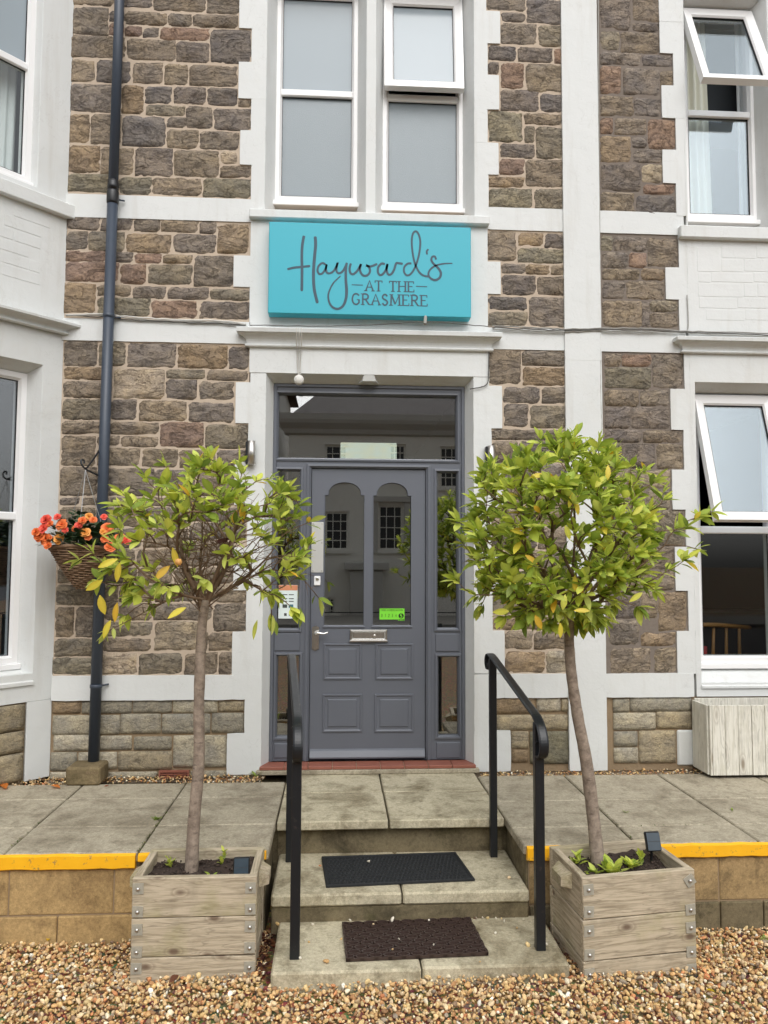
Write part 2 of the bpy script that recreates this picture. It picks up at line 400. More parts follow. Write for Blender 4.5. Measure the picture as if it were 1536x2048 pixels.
class MB:
    def __init__(s): s.v = []; s.f = []
    def add(s, vs, fs):
        k = len(s.v); s.v += [Vector(p) for p in vs]; s.f += [[i + k for i in f] for f in fs]; return s
    def box(s, x0, x1, y0, y1, z0, z1, bev=0.0, M=None):
        if bev <= 0:
            vs = [(x, y, z) for z in (z0, z1) for y in (y0, y1) for x in (x0, x1)]
            fs = [(0, 2, 3, 1), (4, 5, 7, 6), (0, 1, 5, 4), (2, 6, 7, 3), (0, 4, 6, 2), (1, 3, 7, 5)]
        else:
            bm = bmesh.new(); bmesh.ops.create_cube(bm, size=1)
            for q in bm.verts: q.co = Vector(((x0 + x1) / 2 + q.co.x * (x1 - x0), (y0 + y1) / 2 + q.co.y * (y1 - y0), (z0 + z1) / 2 + q.co.z * (z1 - z0)))
            bmesh.ops.bevel(bm, geom=bm.edges[:], offset=bev, segments=1, profile=0.5, affect='EDGES')
            bm.verts.index_update(); vs = [q.co.copy() for q in bm.verts]; fs = [[q.index for q in f.verts] for f in bm.faces]; bm.free()
        if M: vs = [M(*p) for p in vs]
        return s.add(vs, fs)
    def tube(s, pts, r, n=8, cap=True, flat=None):
        """swept round (or flattened: flat=(axis vector, factor)) bar through pts; r number or list"""
        P = [Vector(p) for p in pts]; k = len(P); rs = r if isinstance(r, (list, tuple)) else [r] * k
        t0 = (P[1] - P[0]).normalized()
        a = Vector((0, 0, 1)) if abs(t0.z) < 0.9 else Vector((1, 0, 0))
        nv = t0.cross(a).normalized(); vs = []
        for i in range(k):
            t = (P[min(i + 1, k - 1)] - P[max(i - 1, 0)])
            t = t.normalized() if t.length > 1e-9 else t0
            nv = (nv - t * nv.dot(t)); nv = nv.normalized() if nv.length > 1e-6 else t.orthogonal().normalized()
            b = t.cross(nv)
            for j in range(n):
                an = 2 * math.pi * j / n; off = (nv * math.cos(an) + b * math.sin(an)) * rs[i]
                if flat: off = off - flat[0] * (off.dot(flat[0]) * (1 - flat[1]))
                vs.append(P[i] + off)
        fs = [(i * n + j, i * n + (j + 1) % n, (i + 1) * n + (j + 1) % n, (i + 1) * n + j) for i in range(k - 1) for j in range(n)]
        if cap: fs += [list(range(n))[::-1], [(k - 1) * n + j for j in range(n)]]
        return s.add(vs, fs)
    def bar(s, pts, w, h, side):
        """rectangular bar swept along pts; width w along the fixed side vector, height h across"""
        P = [Vector(p) for p in pts]; side = Vector(side).normalized(); vs = []; k = len(P)
        for i in range(k):
            t = (P[min(i + 1, k - 1)] - P[max(i - 1, 0)]).normalized(); up = side.cross(t).normalized()
            for a, c in ((-.5, -.5), (.5, -.5), (.5, .2), (.32, .5), (-.32, .5), (-.5, .2)): vs.append(P[i] + side * a * w + up * c * h)
        n = 6
        fs = [(i * n + j, i * n + (j + 1) % n, (i + 1) * n + (j + 1) % n, (i + 1) * n + j) for i in range(k - 1) for j in range(n)]
        fs += [list(range(n))[::-1], [(k - 1) * n + j for j in range(n)]]
        return s.add(vs, fs)
    def lathe(s, prof, c, n=16, axis='Z'):
        vs = []; k = len(prof)
        for r, h in prof:
            for j in range(n):
                a = 2 * math.pi * j / n
                q = (r * math.cos(a), r * math.sin(a), h) if axis == 'Z' else (r * math.cos(a), h, r * math.sin(a))
                vs.append(Vector(c) + Vector(q))
        fs = [(i * n + j, i * n + (j + 1) % n, (i + 1) * n + (j + 1) % n, (i + 1) * n + j) for i in range(k - 1) for j in range(n)]
        fs += [list(range(n))[::-1], [(k - 1) * n + j for j in range(n)]]
        return s.add(vs, fs)
    def rim(s, u0, u1, z0, z1, prof, M, close=False):
        """mitred rectangular frame: profile of (inset, depth) points carried round the rectangle"""
        vs = []; k = len(prof)
        for w, d in prof: vs += [M(u0 + w, d, z0 + w), M(u1 - w, d, z0 + w), M(u1 - w, d, z1 - w), M(u0 + w, d, z1 - w)]
        fs = []
        for i in range(k if close else k - 1):
            q = (i + 1) % k
            for j in range(4): fs.append((i * 4 + j, i * 4 + (j + 1) % 4, q * 4 + (j + 1) % 4, q * 4 + j))
        return s.add(vs, fs)
    def plate(s, outer, holes, d0, d1, M):
        """flat plate with holes: outline and holes as (u, z) lists, between depths d0 (front) and d1"""
        loops = [outer] + holes; flat = [p for l in loops for p in l]; n = len(flat)
        tris = tessellate_polygon([[Vector((p[0], p[1], 0)) for p in l] for l in loops])
        vs = [M(p[0], d0, p[1]) for p in flat] + [M(p[0], d1, p[1]) for p in flat]
        fs = [tuple(t) for t in tris] + [tuple(i + n for i in t[::-1]) for t in tris]; k = 0
        for l in loops:
            c = len(l)
            for i in range(c): fs.append((k + i, k + (i + 1) % c, n + k + (i + 1) % c, n + k + i))
            k += c
        return s.add(vs, fs)
    def done(s, name, mat, parent=None, smooth=False, **kw):
        o = make(name, s.v, s.f, mat, parent, smooth, **kw)
        bm = bmesh.new(); bm.from_mesh(o.data); bmesh.ops.recalc_face_normals(bm, faces=bm.faces[:]); bm.to_mesh(o.data); bm.free()
        return o
def rect(u0, u1, z0, z1): return [(u0, z0), (u1, z0), (u1, z1), (u0, z1)]
MF = lambda u, d, z: Vector((u, d, z))                       # the front of the house: u = X, depth = Y
BE = Vector((-1.835, 0.0, 0.0)); BA = R(48)                  # the canted bay on the left
_bt = Vector((-math.cos(BA), -math.sin(BA), 0)); _bn = Vector((-math.sin(BA), math.cos(BA), 0))
MBAY = lambda u, d, z: BE + _bt * u + _bn * d + Vector((0, 0, z))
def PB(x, y, off=0.0):
    d = ray(x, y); E = BE + _bn * off; k = (E - CAM).dot(_bn) / d.dot(_bn); p = CAM + d * k
    return (p - E).dot(_bt), p.z
def smooth_path(pts, sub=6):
    P = [Vector(p) for p in pts]; out = []
    for i in range(len(P) - 1):
        a, b, c, d = P[max(i - 1, 0)], P[i], P[i + 1], P[min(i + 2, len(P) - 1)]
        for k in range(sub):
            t = k / sub
            out.append(0.5 * ((2 * b) + (c - a) * t + (2 * a - 5 * b + 4 * c - d) * t * t + (3 * b - a - 3 * c + d) * t ** 3))
    return out + [P[-1]]
# ------------------------------------------------------------------ ground
TZ = 0.407                                                    # terrace level; gravel drive is Z = 0
def gz(x, y): return 0.012 * math.sin(2.1 * x + 0.7) + 0.01 * math.sin(3.3 * y + x) + (0.02 if y < -1.6 else 0.0) * min(1, (-1.6 - y) / 0.2)
vs, fs = [], []
xs = [-400, -120, -40, -12] + [-5 + i * 0.5 for i in range(23)] + [13, 40, 120, 400]
ys = [-500, -150, -60, -12, -8, -6] + [-4.5 + i * 0.5 for i in range(10)] + [2, 12, 60, 400]
for y in ys:
    for x in xs: vs.append((x, y, gz(x, y) - 0.012 if abs(x) < 8 and -6 < y < 1 else -0.012))
nx = len(xs)
for j in range(len(ys) - 1):
    for i in range(nx - 1): fs.append((j * nx + i, j * nx + i + 1, (j + 1) * nx + i + 1, (j + 1) * nx + i))
tag(make('gravel_ground', vs, fs, 'gravel_bed', origin=(0, 0, 0)), kind='structure')
tag(make('road', [(-200, -16, 0.0), (200, -16, 0.0), (200, -10, 0.0), (-200, -10, 0.0)], [(0, 1, 2, 3)], 'asphalt', origin=(0, -13, 0)), kind='structure')
tag(MB().box(-200, 200, -19.5, -16, -0.05, 0.11, 0.01).done('pavement', 'paving'), kind='structure')

# ------------------------------------------------------------------ pebbles (gravel stuff and loose ones)
def ico():
    bm = bmesh.new(); bmesh.ops.create_icosphere(bm, subdivisions=2, radius=1.0)
    bm.verts.ensure_lookup_table(); v = np.array([q.co[:] for q in bm.verts]); f = np.array([[q.index for q in p.verts] for p in bm.faces]); bm.free(); return v, f
ICO_V, ICO_F = ico()
def ico0():
    bm = bmesh.new(); bmesh.ops.create_icosphere(bm, subdivisions=1, radius=1.0)
    v = np.array([q.co[:] for q in bm.verts]); f = np.array([[q.index for q in p.verts] for p in bm.faces]); bm.free(); return v, f
ICO0_V, ICO0_F = ico0()
PEB = np.array([srgb(*c) for c in ((214, 180, 130), (200, 160, 108), (222, 198, 158), (182, 136, 92), (232, 220, 190), (160, 122, 86), (204, 142, 96), (190, 164, 126), (238, 234, 218), (152, 138, 120), (190, 124, 84), (214, 188, 136), (140, 116, 92), (206, 172, 116))])
PEBW = np.array([14, 14, 11, 9, 7, 7, 3, 10, 2, 4, 1.5, 13, 3, 13.0]); PEBW /= PEBW.sum()
def pebble_arrays(pos, size, lo=False):
    V, F = (ICO0_V, ICO0_F) if lo else (ICO_V, ICO_F)
    n = len(pos); k = len(V)
    vv = np.repeat(V[None], n, 0)
    for _ in range(7):                                         # chipped flats
        d = rng.normal(size=(n, 3)); d /= np.linalg.norm(d, axis=1, keepdims=True)
        lim = rng.uniform(0.42, 0.8, size=(n, 1)); h = np.einsum('nkc,nc->nk', vv, d)
        vv = vv - np.clip(h - lim, 0, None)[..., None] * d[:, None, :] * 0.9
    vv = vv * (size[:, None] * np.stack([rng.uniform(0.8, 1.35, n), rng.uniform(0.7, 1.05, n), rng.uniform(0.5, 0.85, n)], 1))[:, None, :]
    q = rng.normal(size=(n, 4)); q[:, 0] += 1.2; q[:, 1:3] *= 0.5; q /= np.linalg.norm(q, axis=1, keepdims=True)
    w, x, y, z = q.T
    Rm = np.stack([1 - 2 * (y * y + z * z), 2 * (x * y - z * w), 2 * (x * z + y * w), 2 * (x * y + z * w), 1 - 2 * (x * x + z * z), 2 * (y * z - x * w), 2 * (x * z - y * w), 2 * (y * z + x * w), 1 - 2 * (x * x + y * y)], 1).reshape(n, 3, 3)
    vv = np.einsum('nkc,ndc->nkd', vv, Rm) + np.asarray(pos)[:, None, :]
    ff = (F[None] + (np.arange(n) * k)[:, None, None]).reshape(-1, 3)
    col = PEB[rng.choice(len(PEB), n, p=PEBW)] * rng.uniform(0.82, 1.26, (n, 1))
    cc = np.concatenate([np.repeat(col[:, None], k, 1), np.ones((n, k, 1))], 2)
    return vv.reshape(-1, 3), ff, cc.reshape(-1, 4)
def fast_mesh(name, v, f, c, mat, origin=(0, 0, 0)):
    me = bpy.data.meshes.new(name); nf = len(f); o3 = np.array(origin)
    me.vertices.add(len(v)); me.vertices.foreach_set('co', (v - o3).astype(np.float32).ravel())
    me.loops.add(nf * 3); me.loops.foreach_set('vertex_index', f.astype(np.int32).ravel())
    me.polygons.add(nf); me.polygons.foreach_set('loop_start', np.arange(0, nf * 3, 3, dtype=np.int32))
    me.polygons.foreach_set('use_smooth', np.ones(nf, dtype=bool))
    me.update(calc_edges=True); me.validate()
    a = me.color_attributes.new('col', 'FLOAT_COLOR', 'POINT'); a.data.foreach_set('color', c.astype(np.float32).ravel())
    me.materials.append(MATS[mat]); o = bpy.data.objects.new(name, me); o.location = origin; COL.objects.link(o); return o
def scatter(x0, x1, y0, y1, step, skip, smin, smax, z=None):
    out = []
    for gx in np.arange(x0, x1, step):
        for gy in np.arange(y0, y1, step):
            x = gx + rng.uniform(-.5, .5) * step; y = gy + rng.uniform(-.5, .5) * step
            if skip(x, y): continue
            s = smin + (smax - smin) * rng.random() ** 1.8
            zz = (gz(x, y) if z is None else z) + rng.uniform(-0.006, 0.016)
            out.append((x, y, zz, s))
    a = np.array(out); return a[:, :3], a[:, 3]
def in_things(x, y):
    if -0.30 < x < 0.99 and y > -1.84: return True             # steps
    if -0.865 < x < -0.345 and y > -1.71: return True          # planters
    dx, dy = x - 1.057, y + 1.85; u, w = dx * math.cos(R(5.7)) + dy * math.sin(R(5.7)), -dx * math.sin(R(5.7)) + dy * math.cos(R(5.7))
    if 0.01 < u < 0.51 and w > 0.01: return True
    return False
p_, s_ = scatter(-1.75, 2.35, -2.42, -1.34, 0.0154, in_things, 0.005, 0.0148)
v1, f1, c1 = pebble_arrays(p_, s_)
skip2 = lambda x, y: (-1.75 < x < 2.35 and y > -2.42)
p2_, s2_ = scatter(-2.9, 3.4, -3.1, -1.34, 0.0225, skip2, 0.008, 0.017)
v2, f2, c2 = pebble_arrays(p2_, s2_, True)
grav = fast_mesh('gravel', np.concatenate([v1, v2]), np.concatenate([f1, f2 + len(v1)]), np.concatenate([c1, c2]), 'pebble', (0, -1.9, 0))
tag(grav, 'loose golden brown gravel covering the drive in front of the steps', 'gravel', kind='stuff')
footskip = lambda x, y: (-0.46 < x < 0.95) or (x < -1.83 and y > (x + 1.83) * -1.1 - 0.02) or (x < -1.0 and x > -1.6 and y < -0.12)
p3_, s3_ = scatter(-2.3, 3.0, -0.2, -0.005, 0.021, lambda x, y: footskip(x, y) or (x > 0.95 and y < -0.11), 0.005, 0.011, TZ - 0.012)
fv, ff_, fc = pebble_arrays(p3_, s3_)
tag(fast_mesh('wall_foot_gravel', fv, ff_, fc, 'pebble', (0, -0.1, TZ - 0.02)), 'strip of small gravel along the foot of the stone wall', 'gravel', kind='stuff')

# ------------------------------------------------------------------ terrace (paving slabs on a block wall) and steps
terr = MB()
terr.box(-4.2, -0.335, -1.335, 0.35, -0.2, 0.352).box(0.935, 4.4, -1.335, 0.35, -0.2, 0.352).box(-0.335, 0.935, -0.885, 0.35, -0.2, 0.352)
terrace = tag(terr.done('terrace', 'riser_concrete', origin=(0, 0, 0)), kind='structure')
def slab(x0, x1, y0, y1, mat='slab', th=0.05, z=None, name='paving_slab', parent=None, g=0.005):
    z = TZ if z is None else z
    j = lambda s=0.0015: random.uniform(-s, s)
    b = MB().box(x0 + g + j(), x1 - g + j(), y0 + g + j(), y1 - g + j(), z - th, z, 0.006)
    tx, ty = random.uniform(-.004, .004), random.uniform(-.003, .003); cx, cy = (x0 + x1) / 2, (y0 + y1) / 2
    for q in b.v: q.z += (q.x - cx) * tx + (q.y - cy) * ty
    return b.done(name, mat, parent or terrace)
XL = [-4.0, -3.4, -2.79, -2.17, -1.56, -0.935, -0.315]
XR = [0.915, 1.485, 2.11, 2.73, 3.34, 3.95]
for i in range(6):
    for (a, c) in ((-0.50, -0.19), (-0.985, -0.50), (-1.355, -0.985)): slab(XL[i], XL[i + 1], a, c)
for i in range(5):
    for (a, c) in ((-0.655, -0.115), (-1.10, -0.655), (-1.355, -1.10)): slab(XR[i], XR[i + 1], a, c)
for (a, c) in ((-0.315, 0.285), (0.285, 0.915)):
    slab(a, c, -0.965, -0.44, 'step_concrete', 0.048, TZ + 0.002); slab(a, c, -0.44, -0.02, 'step_concrete', 0.048, TZ + 0.001)
# side edges of the terrace beside the steps, and the yellow painted nosing
for (a, c) in ((-4.0, -2.17), (-2.17, -0.945), (-0.932, -0.33)):
    y0 = MB(); nseg = 24
    tops = [TZ - 0.003 + random.uniform(-.002, .002) for _ in range(nseg + 1)]; bots = [TZ - 0.072 + random.uniform(-.003, .003) - (0 if a < -0.94 else -0.03) for _ in range(nseg + 1)]
    vsl = []
    for i in range(nseg + 1):
        x = a + (c - a) * i / nseg
        vsl += [(x, -1.356, tops[i]), (x, -1.372, tops[i] - 0.008), (x, -1.374, bots[i] + 0.006), (x, -1.366, bots[i]), (x, -1.34, bots[i])]
    fsl = [(i * 5 + k, i * 5 + k + 1, i * 5 + k + 6, i * 5 + k + 5) for i in range(nseg) for k in range(4)] + [(0, 1, 2, 3, 4), tuple(nseg * 5 + k for k in (4, 3, 2, 1, 0))]
    y0.add(vsl, fsl).done('yellow_nosing', 'yellow_paint', terrace)
for (a, c) in ((0.935, 2.4), (2.405, 4.0)):
    nseg = 30; vsl = []
    for i in range(nseg + 1):
        x = a + (c - a) * i / nseg; t, bo = TZ - 0.003 + random.uniform(-.002, .002), TZ - 0.07 + random.uniform(-.003, .003)
        vsl += [(x, -1.356, t), (x, -1.372, t - 0.008), (x, -1.374, bo + 0.006), (x, -1.366, bo), (x, -1.34, bo)]
    fsl = [(i * 5 + k, i * 5 + k + 1, i * 5 + k + 6, i * 5 + k + 5) for i in range(nseg) for k in range(4)] + [(0, 1, 2, 3, 4), tuple(nseg * 5 + k for k in (4, 3, 2, 1, 0))]
    MB().add(vsl, fsl).done('yellow_nosing', 'yellow_paint', terrace)
def block_wall(label, x0, x1, joints, low_joints, mat, low_mat):
    w = MB().box(x0, x1, -1.348, -1.336, -0.12, 0.333).done('terrace_wall', 'mortar_brown', origin=((x0 + x1) / 2, -1.34, 0))
    tag(w, label, 'wall')
    for js, za, zb, mt, yf in ((joints, 0.125, 0.331, mat, -1.352), (low_joints, -0.1, 0.118, low_mat, -1.362)):
        e = [x0] + [j for j in js if x0 < j < x1] + [x1]
        for i in range(len(e) - 1): MB().box(e[i] + 0.003, e[i + 1] - 0.003, yf, -1.34, za, zb, 0.004).done('block', mt, w)
block_wall('ochre concrete block wall under the yellow edge left of the steps', -4.0, -0.34, [-3.42, -2.95, -2.48, -2.0, -1.53, -1.045, -0.57], [-3.65, -3.2, -2.7, -2.2, -1.75, -1.3, -0.82], 'block_ochre', 'block_ochre')
block_wall('stained concrete block wall under the yellow edge right of the steps', 0.945, 4.0, [1.42, 1.9, 2.38, 2.86, 3.34, 3.8], [1.2, 1.7, 1.9, 2.12, 2.6, 3.1, 3.6], 'block_stained', 'riser_concrete')

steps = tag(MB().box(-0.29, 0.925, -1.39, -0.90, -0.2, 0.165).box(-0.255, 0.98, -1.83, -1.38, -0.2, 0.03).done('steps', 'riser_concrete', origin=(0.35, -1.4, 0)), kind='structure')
def tread(x0, x1, y0, y1, z, th):
    b = MB().box(x0, x1, y0, y1, z - th, z, 0.009)
    return b.done('tread', 'step_concrete', steps)
tread(-0.30, 0.316, -1.42, -0.89, 0.22, 0.058); tread(0.324, 0.932, -1.418, -0.89, 0.219, 0.058)
tread(-0.262, 0.363, -1.86, -1.385, 0.09, 0.16); tread(0.371, 0.998, -1.845, -1.385, 0.089, 0.16)
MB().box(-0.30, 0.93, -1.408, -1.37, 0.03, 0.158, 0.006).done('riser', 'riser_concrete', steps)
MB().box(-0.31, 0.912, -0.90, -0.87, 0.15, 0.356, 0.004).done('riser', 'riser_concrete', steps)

# ------------------------------------------------------------------ the house front
house = tag(empty('guest_house', (0.6, 0.1, 0.4)), 'brown rock-faced stone house front with white painted quoins, bands and bay windows', 'house')
ZTOP = 6.7
ZB1 = (0.5 * (PZZ(317, 440) + PZZ(1050, 462)), 0.5 * (PZZ(317, 393) + PZZ(1050, 420)))
ZB2 = (0.5 * (PZZ(312, 684) + PZZ(1250, 705)), 0.5 * (PZZ(312, 640) + PZZ(1250, 664)))
ZB3 = (0.5 * (PZZ(300, 1399) + PZZ(1050, 1394)), 0.5 * (PZZ(300, 1352) + PZZ(1050, 1347)))
XPL, XPR = PX(1128, 700), PX(1200, 700)
XLW = BE.x                                                    # stone starts at the bay
WF = -0.016                                                   # face of the white dressings
# openings on the front: (u0, u1, z0, z1) at the wall face
XD0, XD1 = PX(529, 1000), PX(947, 1000); ZDH = PZZ(740, 751)
XW0, XM0, XM1, XW1 = PX(532, 200), PX(733, 200), PX(751, 200), PX(948, 200)
ZWS = PZZ(740, 418); ZHEAD = 5.93
XR0, XR1 = PX(1369, 230), PX(1369, 230) + 0.62
ZRS = PZZ(1450, 449)
XS0, XS1 = PX(1388, 800), PX(1388, 800) + 0.66
ZSH, ZSS = PZZ(1450, 766), PZZ(1450, 1350)
core = MB().plate([(XLW - 0.02, 0.1), (5.2, 0.1), (5.2, ZTOP), (XLW - 0.02, ZTOP)],
    [rect(XD0, XD1, 0.35, ZDH), rect(XW0, XM0, ZWS - .01, ZHEAD), rect(XM1, XW1, ZWS - .01, ZHEAD),
     rect(XR0, XR1, ZRS - .02, ZHEAD), rect(XS0, XS1, ZSS - .06, ZSH)], 0.03, 0.34, MF)
core.done('wall_core', 'mortar_pink', house)

def stone_panel(u0, u1, z0, z1, mat, M=MF):
    f = 0.004 if mat == 'mortar_brown' else -0.0055
    return MB().box(u0, u1, f, 0.029, z0, z1, M=lambda a, b, c: M(a, b, c)).done('stone_panel', mat, house)
BASE = [srgb(*c) for c in ((128, 117, 103), (116, 109, 101), (134, 123, 107), (122, 112, 100), (112, 106, 102), (130, 118, 102), (122, 116, 103), (110, 103, 99))]
RED = [srgb(*c) for c in ((138, 112, 98), (134, 110, 96), (130, 108, 98))]
DARK = [srgb(*c) for c in ((98, 95, 96), (102, 97, 95), (94, 93, 96))]
PALE = [srgb(*c) for c in ((170, 156, 138), (160, 148, 128), (166, 158, 142))]
BOT = [srgb(*c) for c in ((164, 157, 140), (152, 146, 131), (172, 165, 149), (156, 145, 123), (146, 141, 128))]
NST = [0]
def stone(parent, x0, x1, z0, z1, col=None, mat='stone', M=MF, relief=1.0):
    NST[0] += 1
    w, h = x1 - x0, z1 - z0
    nu = max(5, min(12, int(round(w / 0.026)))); nv = max(4, min(8, int(round(h / 0.024))))
    cu, cv = (x0 + x1) / 2, (z0 + z1) / 2
    cuts = []
    for _ in range(random.choice((2, 3, 3, 4))):
        a = random.choice((random.uniform(0, 2 * math.pi), -math.pi / 2 + random.uniform(-.5, .5))); cuts.append((math.cos(a), math.sin(a), random.uniform(-0.1, 0.4) * min(w, h), random.uniform(0.2, 0.7)))
    A = random.uniform(0.009, 0.021) * relief; vs, fs = [], []; seed = Vector((random.uniform(0, 90), random.uniform(0, 90), random.uniform(0, 90)))
    for j in range(nv + 1):
        for i in range(nu + 1):
            u, v = x0 + w * i / nu, z0 + h * j / nv
            edge = (i in (0, nu)) or (j in (0, nv))
            if not edge: u += random.uniform(-.32, .32) * w / nu; v += random.uniform(-.32, .32) * h / nv
            elif i in (0, nu) and j in (0, nv): u += (0.002 if i == 0 else -0.002); v += (0.002 if j == 0 else -0.002)
            d = A
            for ca, sa, off, sl in cuts: d -= max(0.0, (u - cu) * ca + (v - cv) * sa - off) * sl
            if A > .012 and mnoise.noise(Vector((u * 9, v * 13, 3)) + seed) > .12: d -= .007 * relief
            q = Vector((u * 16, v * 30, 0)) + seed
            d = max(0.0042, max(d, 0.006) + (0.006 * mnoise.noise(q) + 0.004 * mnoise.noise(q * 2.7)) * relief)
            m_ = min(i, nu - i, j, nv - j)
            if m_ == 0: d = 0.0009 + 0.0022 * mnoise.noise(q * 0.9)
            vs.append(M(u, -0.0035 - d, v))
    k = len(vs); n1 = nu + 1
    for j in range(nv):
        for i in range(nu):
            q = (j * n1 + i, j * n1 + i + 1, (j + 1) * n1 + i + 1, (j + 1) * n1 + i); fs.append(q)
    ring = [(i, 0) for i in range(nu + 1)] + [(nu, j) for j in range(1, nv + 1)] + [(i, nv) for i in range(nu - 1, -1, -1)] + [(0, j) for j in range(nv - 1, 0, -1)]
    mid = M(cu, 0, cv)
    for (i, j) in ring:
        u, v = x0 + w * i / nu, z0 + h * j / nv; p = vs[j * n1 + i]
        vs.append(p + (M(cu, 0.02, cv) - mid))
    L = len(ring)
    for a in range(L):
        i0 = ring[a][1] * n1 + ring[a][0]; i1 = ring[(a + 1) % L][1] * n1 + ring[(a + 1) % L][0]
        fs.append((i0, k + a, k + (a + 1) % L, i1))
    c = col or random.choice(BASE); f = random.uniform(0.9, 1.12)
    if mat == 'stone': c = tuple(0.62 * a + 0.38 * q for a, q in zip(c, srgb(124, 114, 102)));  c = tuple(a * q for a, q in zip(c, (1.44, 1.43, 1.41)))
    return make('stone', vs, fs, mat, parent, True, origin=M(cu, 0, cv), color=tuple(x * f for x in c))
def stones_px(parent, ox, oy, sc, rows, pal=None, mat='stone', grow=3.3, relief=1.0):
    for r in rows:
        x0, y0, x1, y1 = [(ox if i % 2 == 0 else oy) + q / sc for i, q in enumerate(r[:4])]
        a, b, c, d = RX(x0 - grow / 2, y0 - grow / 2, x1 + grow / 2, y1 + grow / 2)
        k = r[4] if len(r) > 4 else None
        col = random.choice({'r': RED, 'd': DARK, 'p': PALE, 'b': [srgb(138, 121, 99), srgb(141, 122, 98)], 'g': [srgb(120, 117, 103), srgb(126, 122, 105)]}[k]) if k else random.choice(pal or BASE)
        stone(parent, a, b, c, d, col, mat, relief=relief)
def fill(parent, u0, u1, z0, z1, course=(0.09, 0.15), length=(0.16, 0.42), pal=None, mat='stone', M=MF, gap=0.014):
    z = z0
    while z < z1 - 0.02:
        h = random.uniform(*course)
        if z1 - (z + h) < 0.07: h = z1 - z
        u = u0
        while u < u1 - 0.02:
            w = random.uniform(*length)
            if u1 - (u + w) < 0.12: w = u1 - u
            stone(parent, u + gap / 2, u + w - gap / 2, z + gap / 2, z + h - gap / 2, random.choice(pal or BASE), mat, M); u += w
        z += h
xt = PX(505, 200)
# left of the middle window
pUL = stone_panel(XLW, xt + 0.01, ZB1[1], ZTOP, 'mortar_pink')
stones_px(pUL, 0, 0, 2.925, [(418,-60,665,35),(668,-60,893,46),(900,-60,1205,70),(1212,-60,1400,85),(425,48,635,205),(642,72,728,132),(640,142,728,208,'r'),(735,75,978,150),(985,85,1122,158),(1130,92,1390,165),
 (735,160,830,215,'r'),(838,168,930,225,'d'),(938,168,1225,240,'r'),(1232,180,1470,375,'d'),(415,215,735,342),(745,235,1028,355),(1035,250,1226,368),(418,355,555,480),(568,360,765,488,'d'),(780,370,952,492),(965,380,1100,500),(1112,388,1388,508),
 (412,498,705,660),(715,505,840,668,'b'),(850,512,1005,608,'d'),(1020,515,1203,612),(1215,520,1388,620,'d'),(1398,590,1468,630),(855,620,1085,680),(1092,628,1243,755),(1252,640,1465,765),(980,690,1088,748),
 (412,668,525,838,'b'),(535,675,708,848),(718,685,968,858,'d'),(978,765,1162,872),(1172,775,1398,880),(408,855,585,1012,'b'),(592,865,780,1025),(795,870,1010,1035),(1020,885,1280,1038),(1295,890,1388,965,'p'),(1288,975,1468,1042),
 (400,1022,688,1125,'g'),(697,1040,885,1140,'g'),(892,1045,1178,1145),(1190,1050,1468,1158,'g')])
ztl = PZZ(300, -22)
fill(pUL, XLW + .01, xt - 0.03, ztl + 0.01, ZTOP)
# between the two upper bands, left
pML = stone_panel(XLW, xt + 0.01, ZB2[1], ZB1[0], 'mortar_pink')
stones_px(pML, 0, 0, 2.925, [(395,1265,585,1345),(592,1275,775,1352),(785,1282,935,1358),(945,1290,1162,1360),(1170,1300,1265,1368),(1275,1315,1452,1485,'b'),(392,1355,515,1465),(520,1358,730,1470),(738,1370,1002,1482,'b'),(1018,1375,1265,1482),
 (388,1472,622,1530,'r'),(630,1480,780,1535),(788,1490,948,1540,'r'),(958,1495,1125,1542),(1138,1500,1366,1680),(388,1538,695,1650,'r'),(705,1548,852,1662,'r'),(868,1552,1125,1665),(378,1660,560,1832,'b'),(572,1672,770,1735),(778,1680,972,1748),(982,1685,1220,1755),(1230,1695,1465,1758),
 (572,1745,880,1850,'g'),(888,1760,1152,1862,'r'),(1168,1768,1466,1868)])
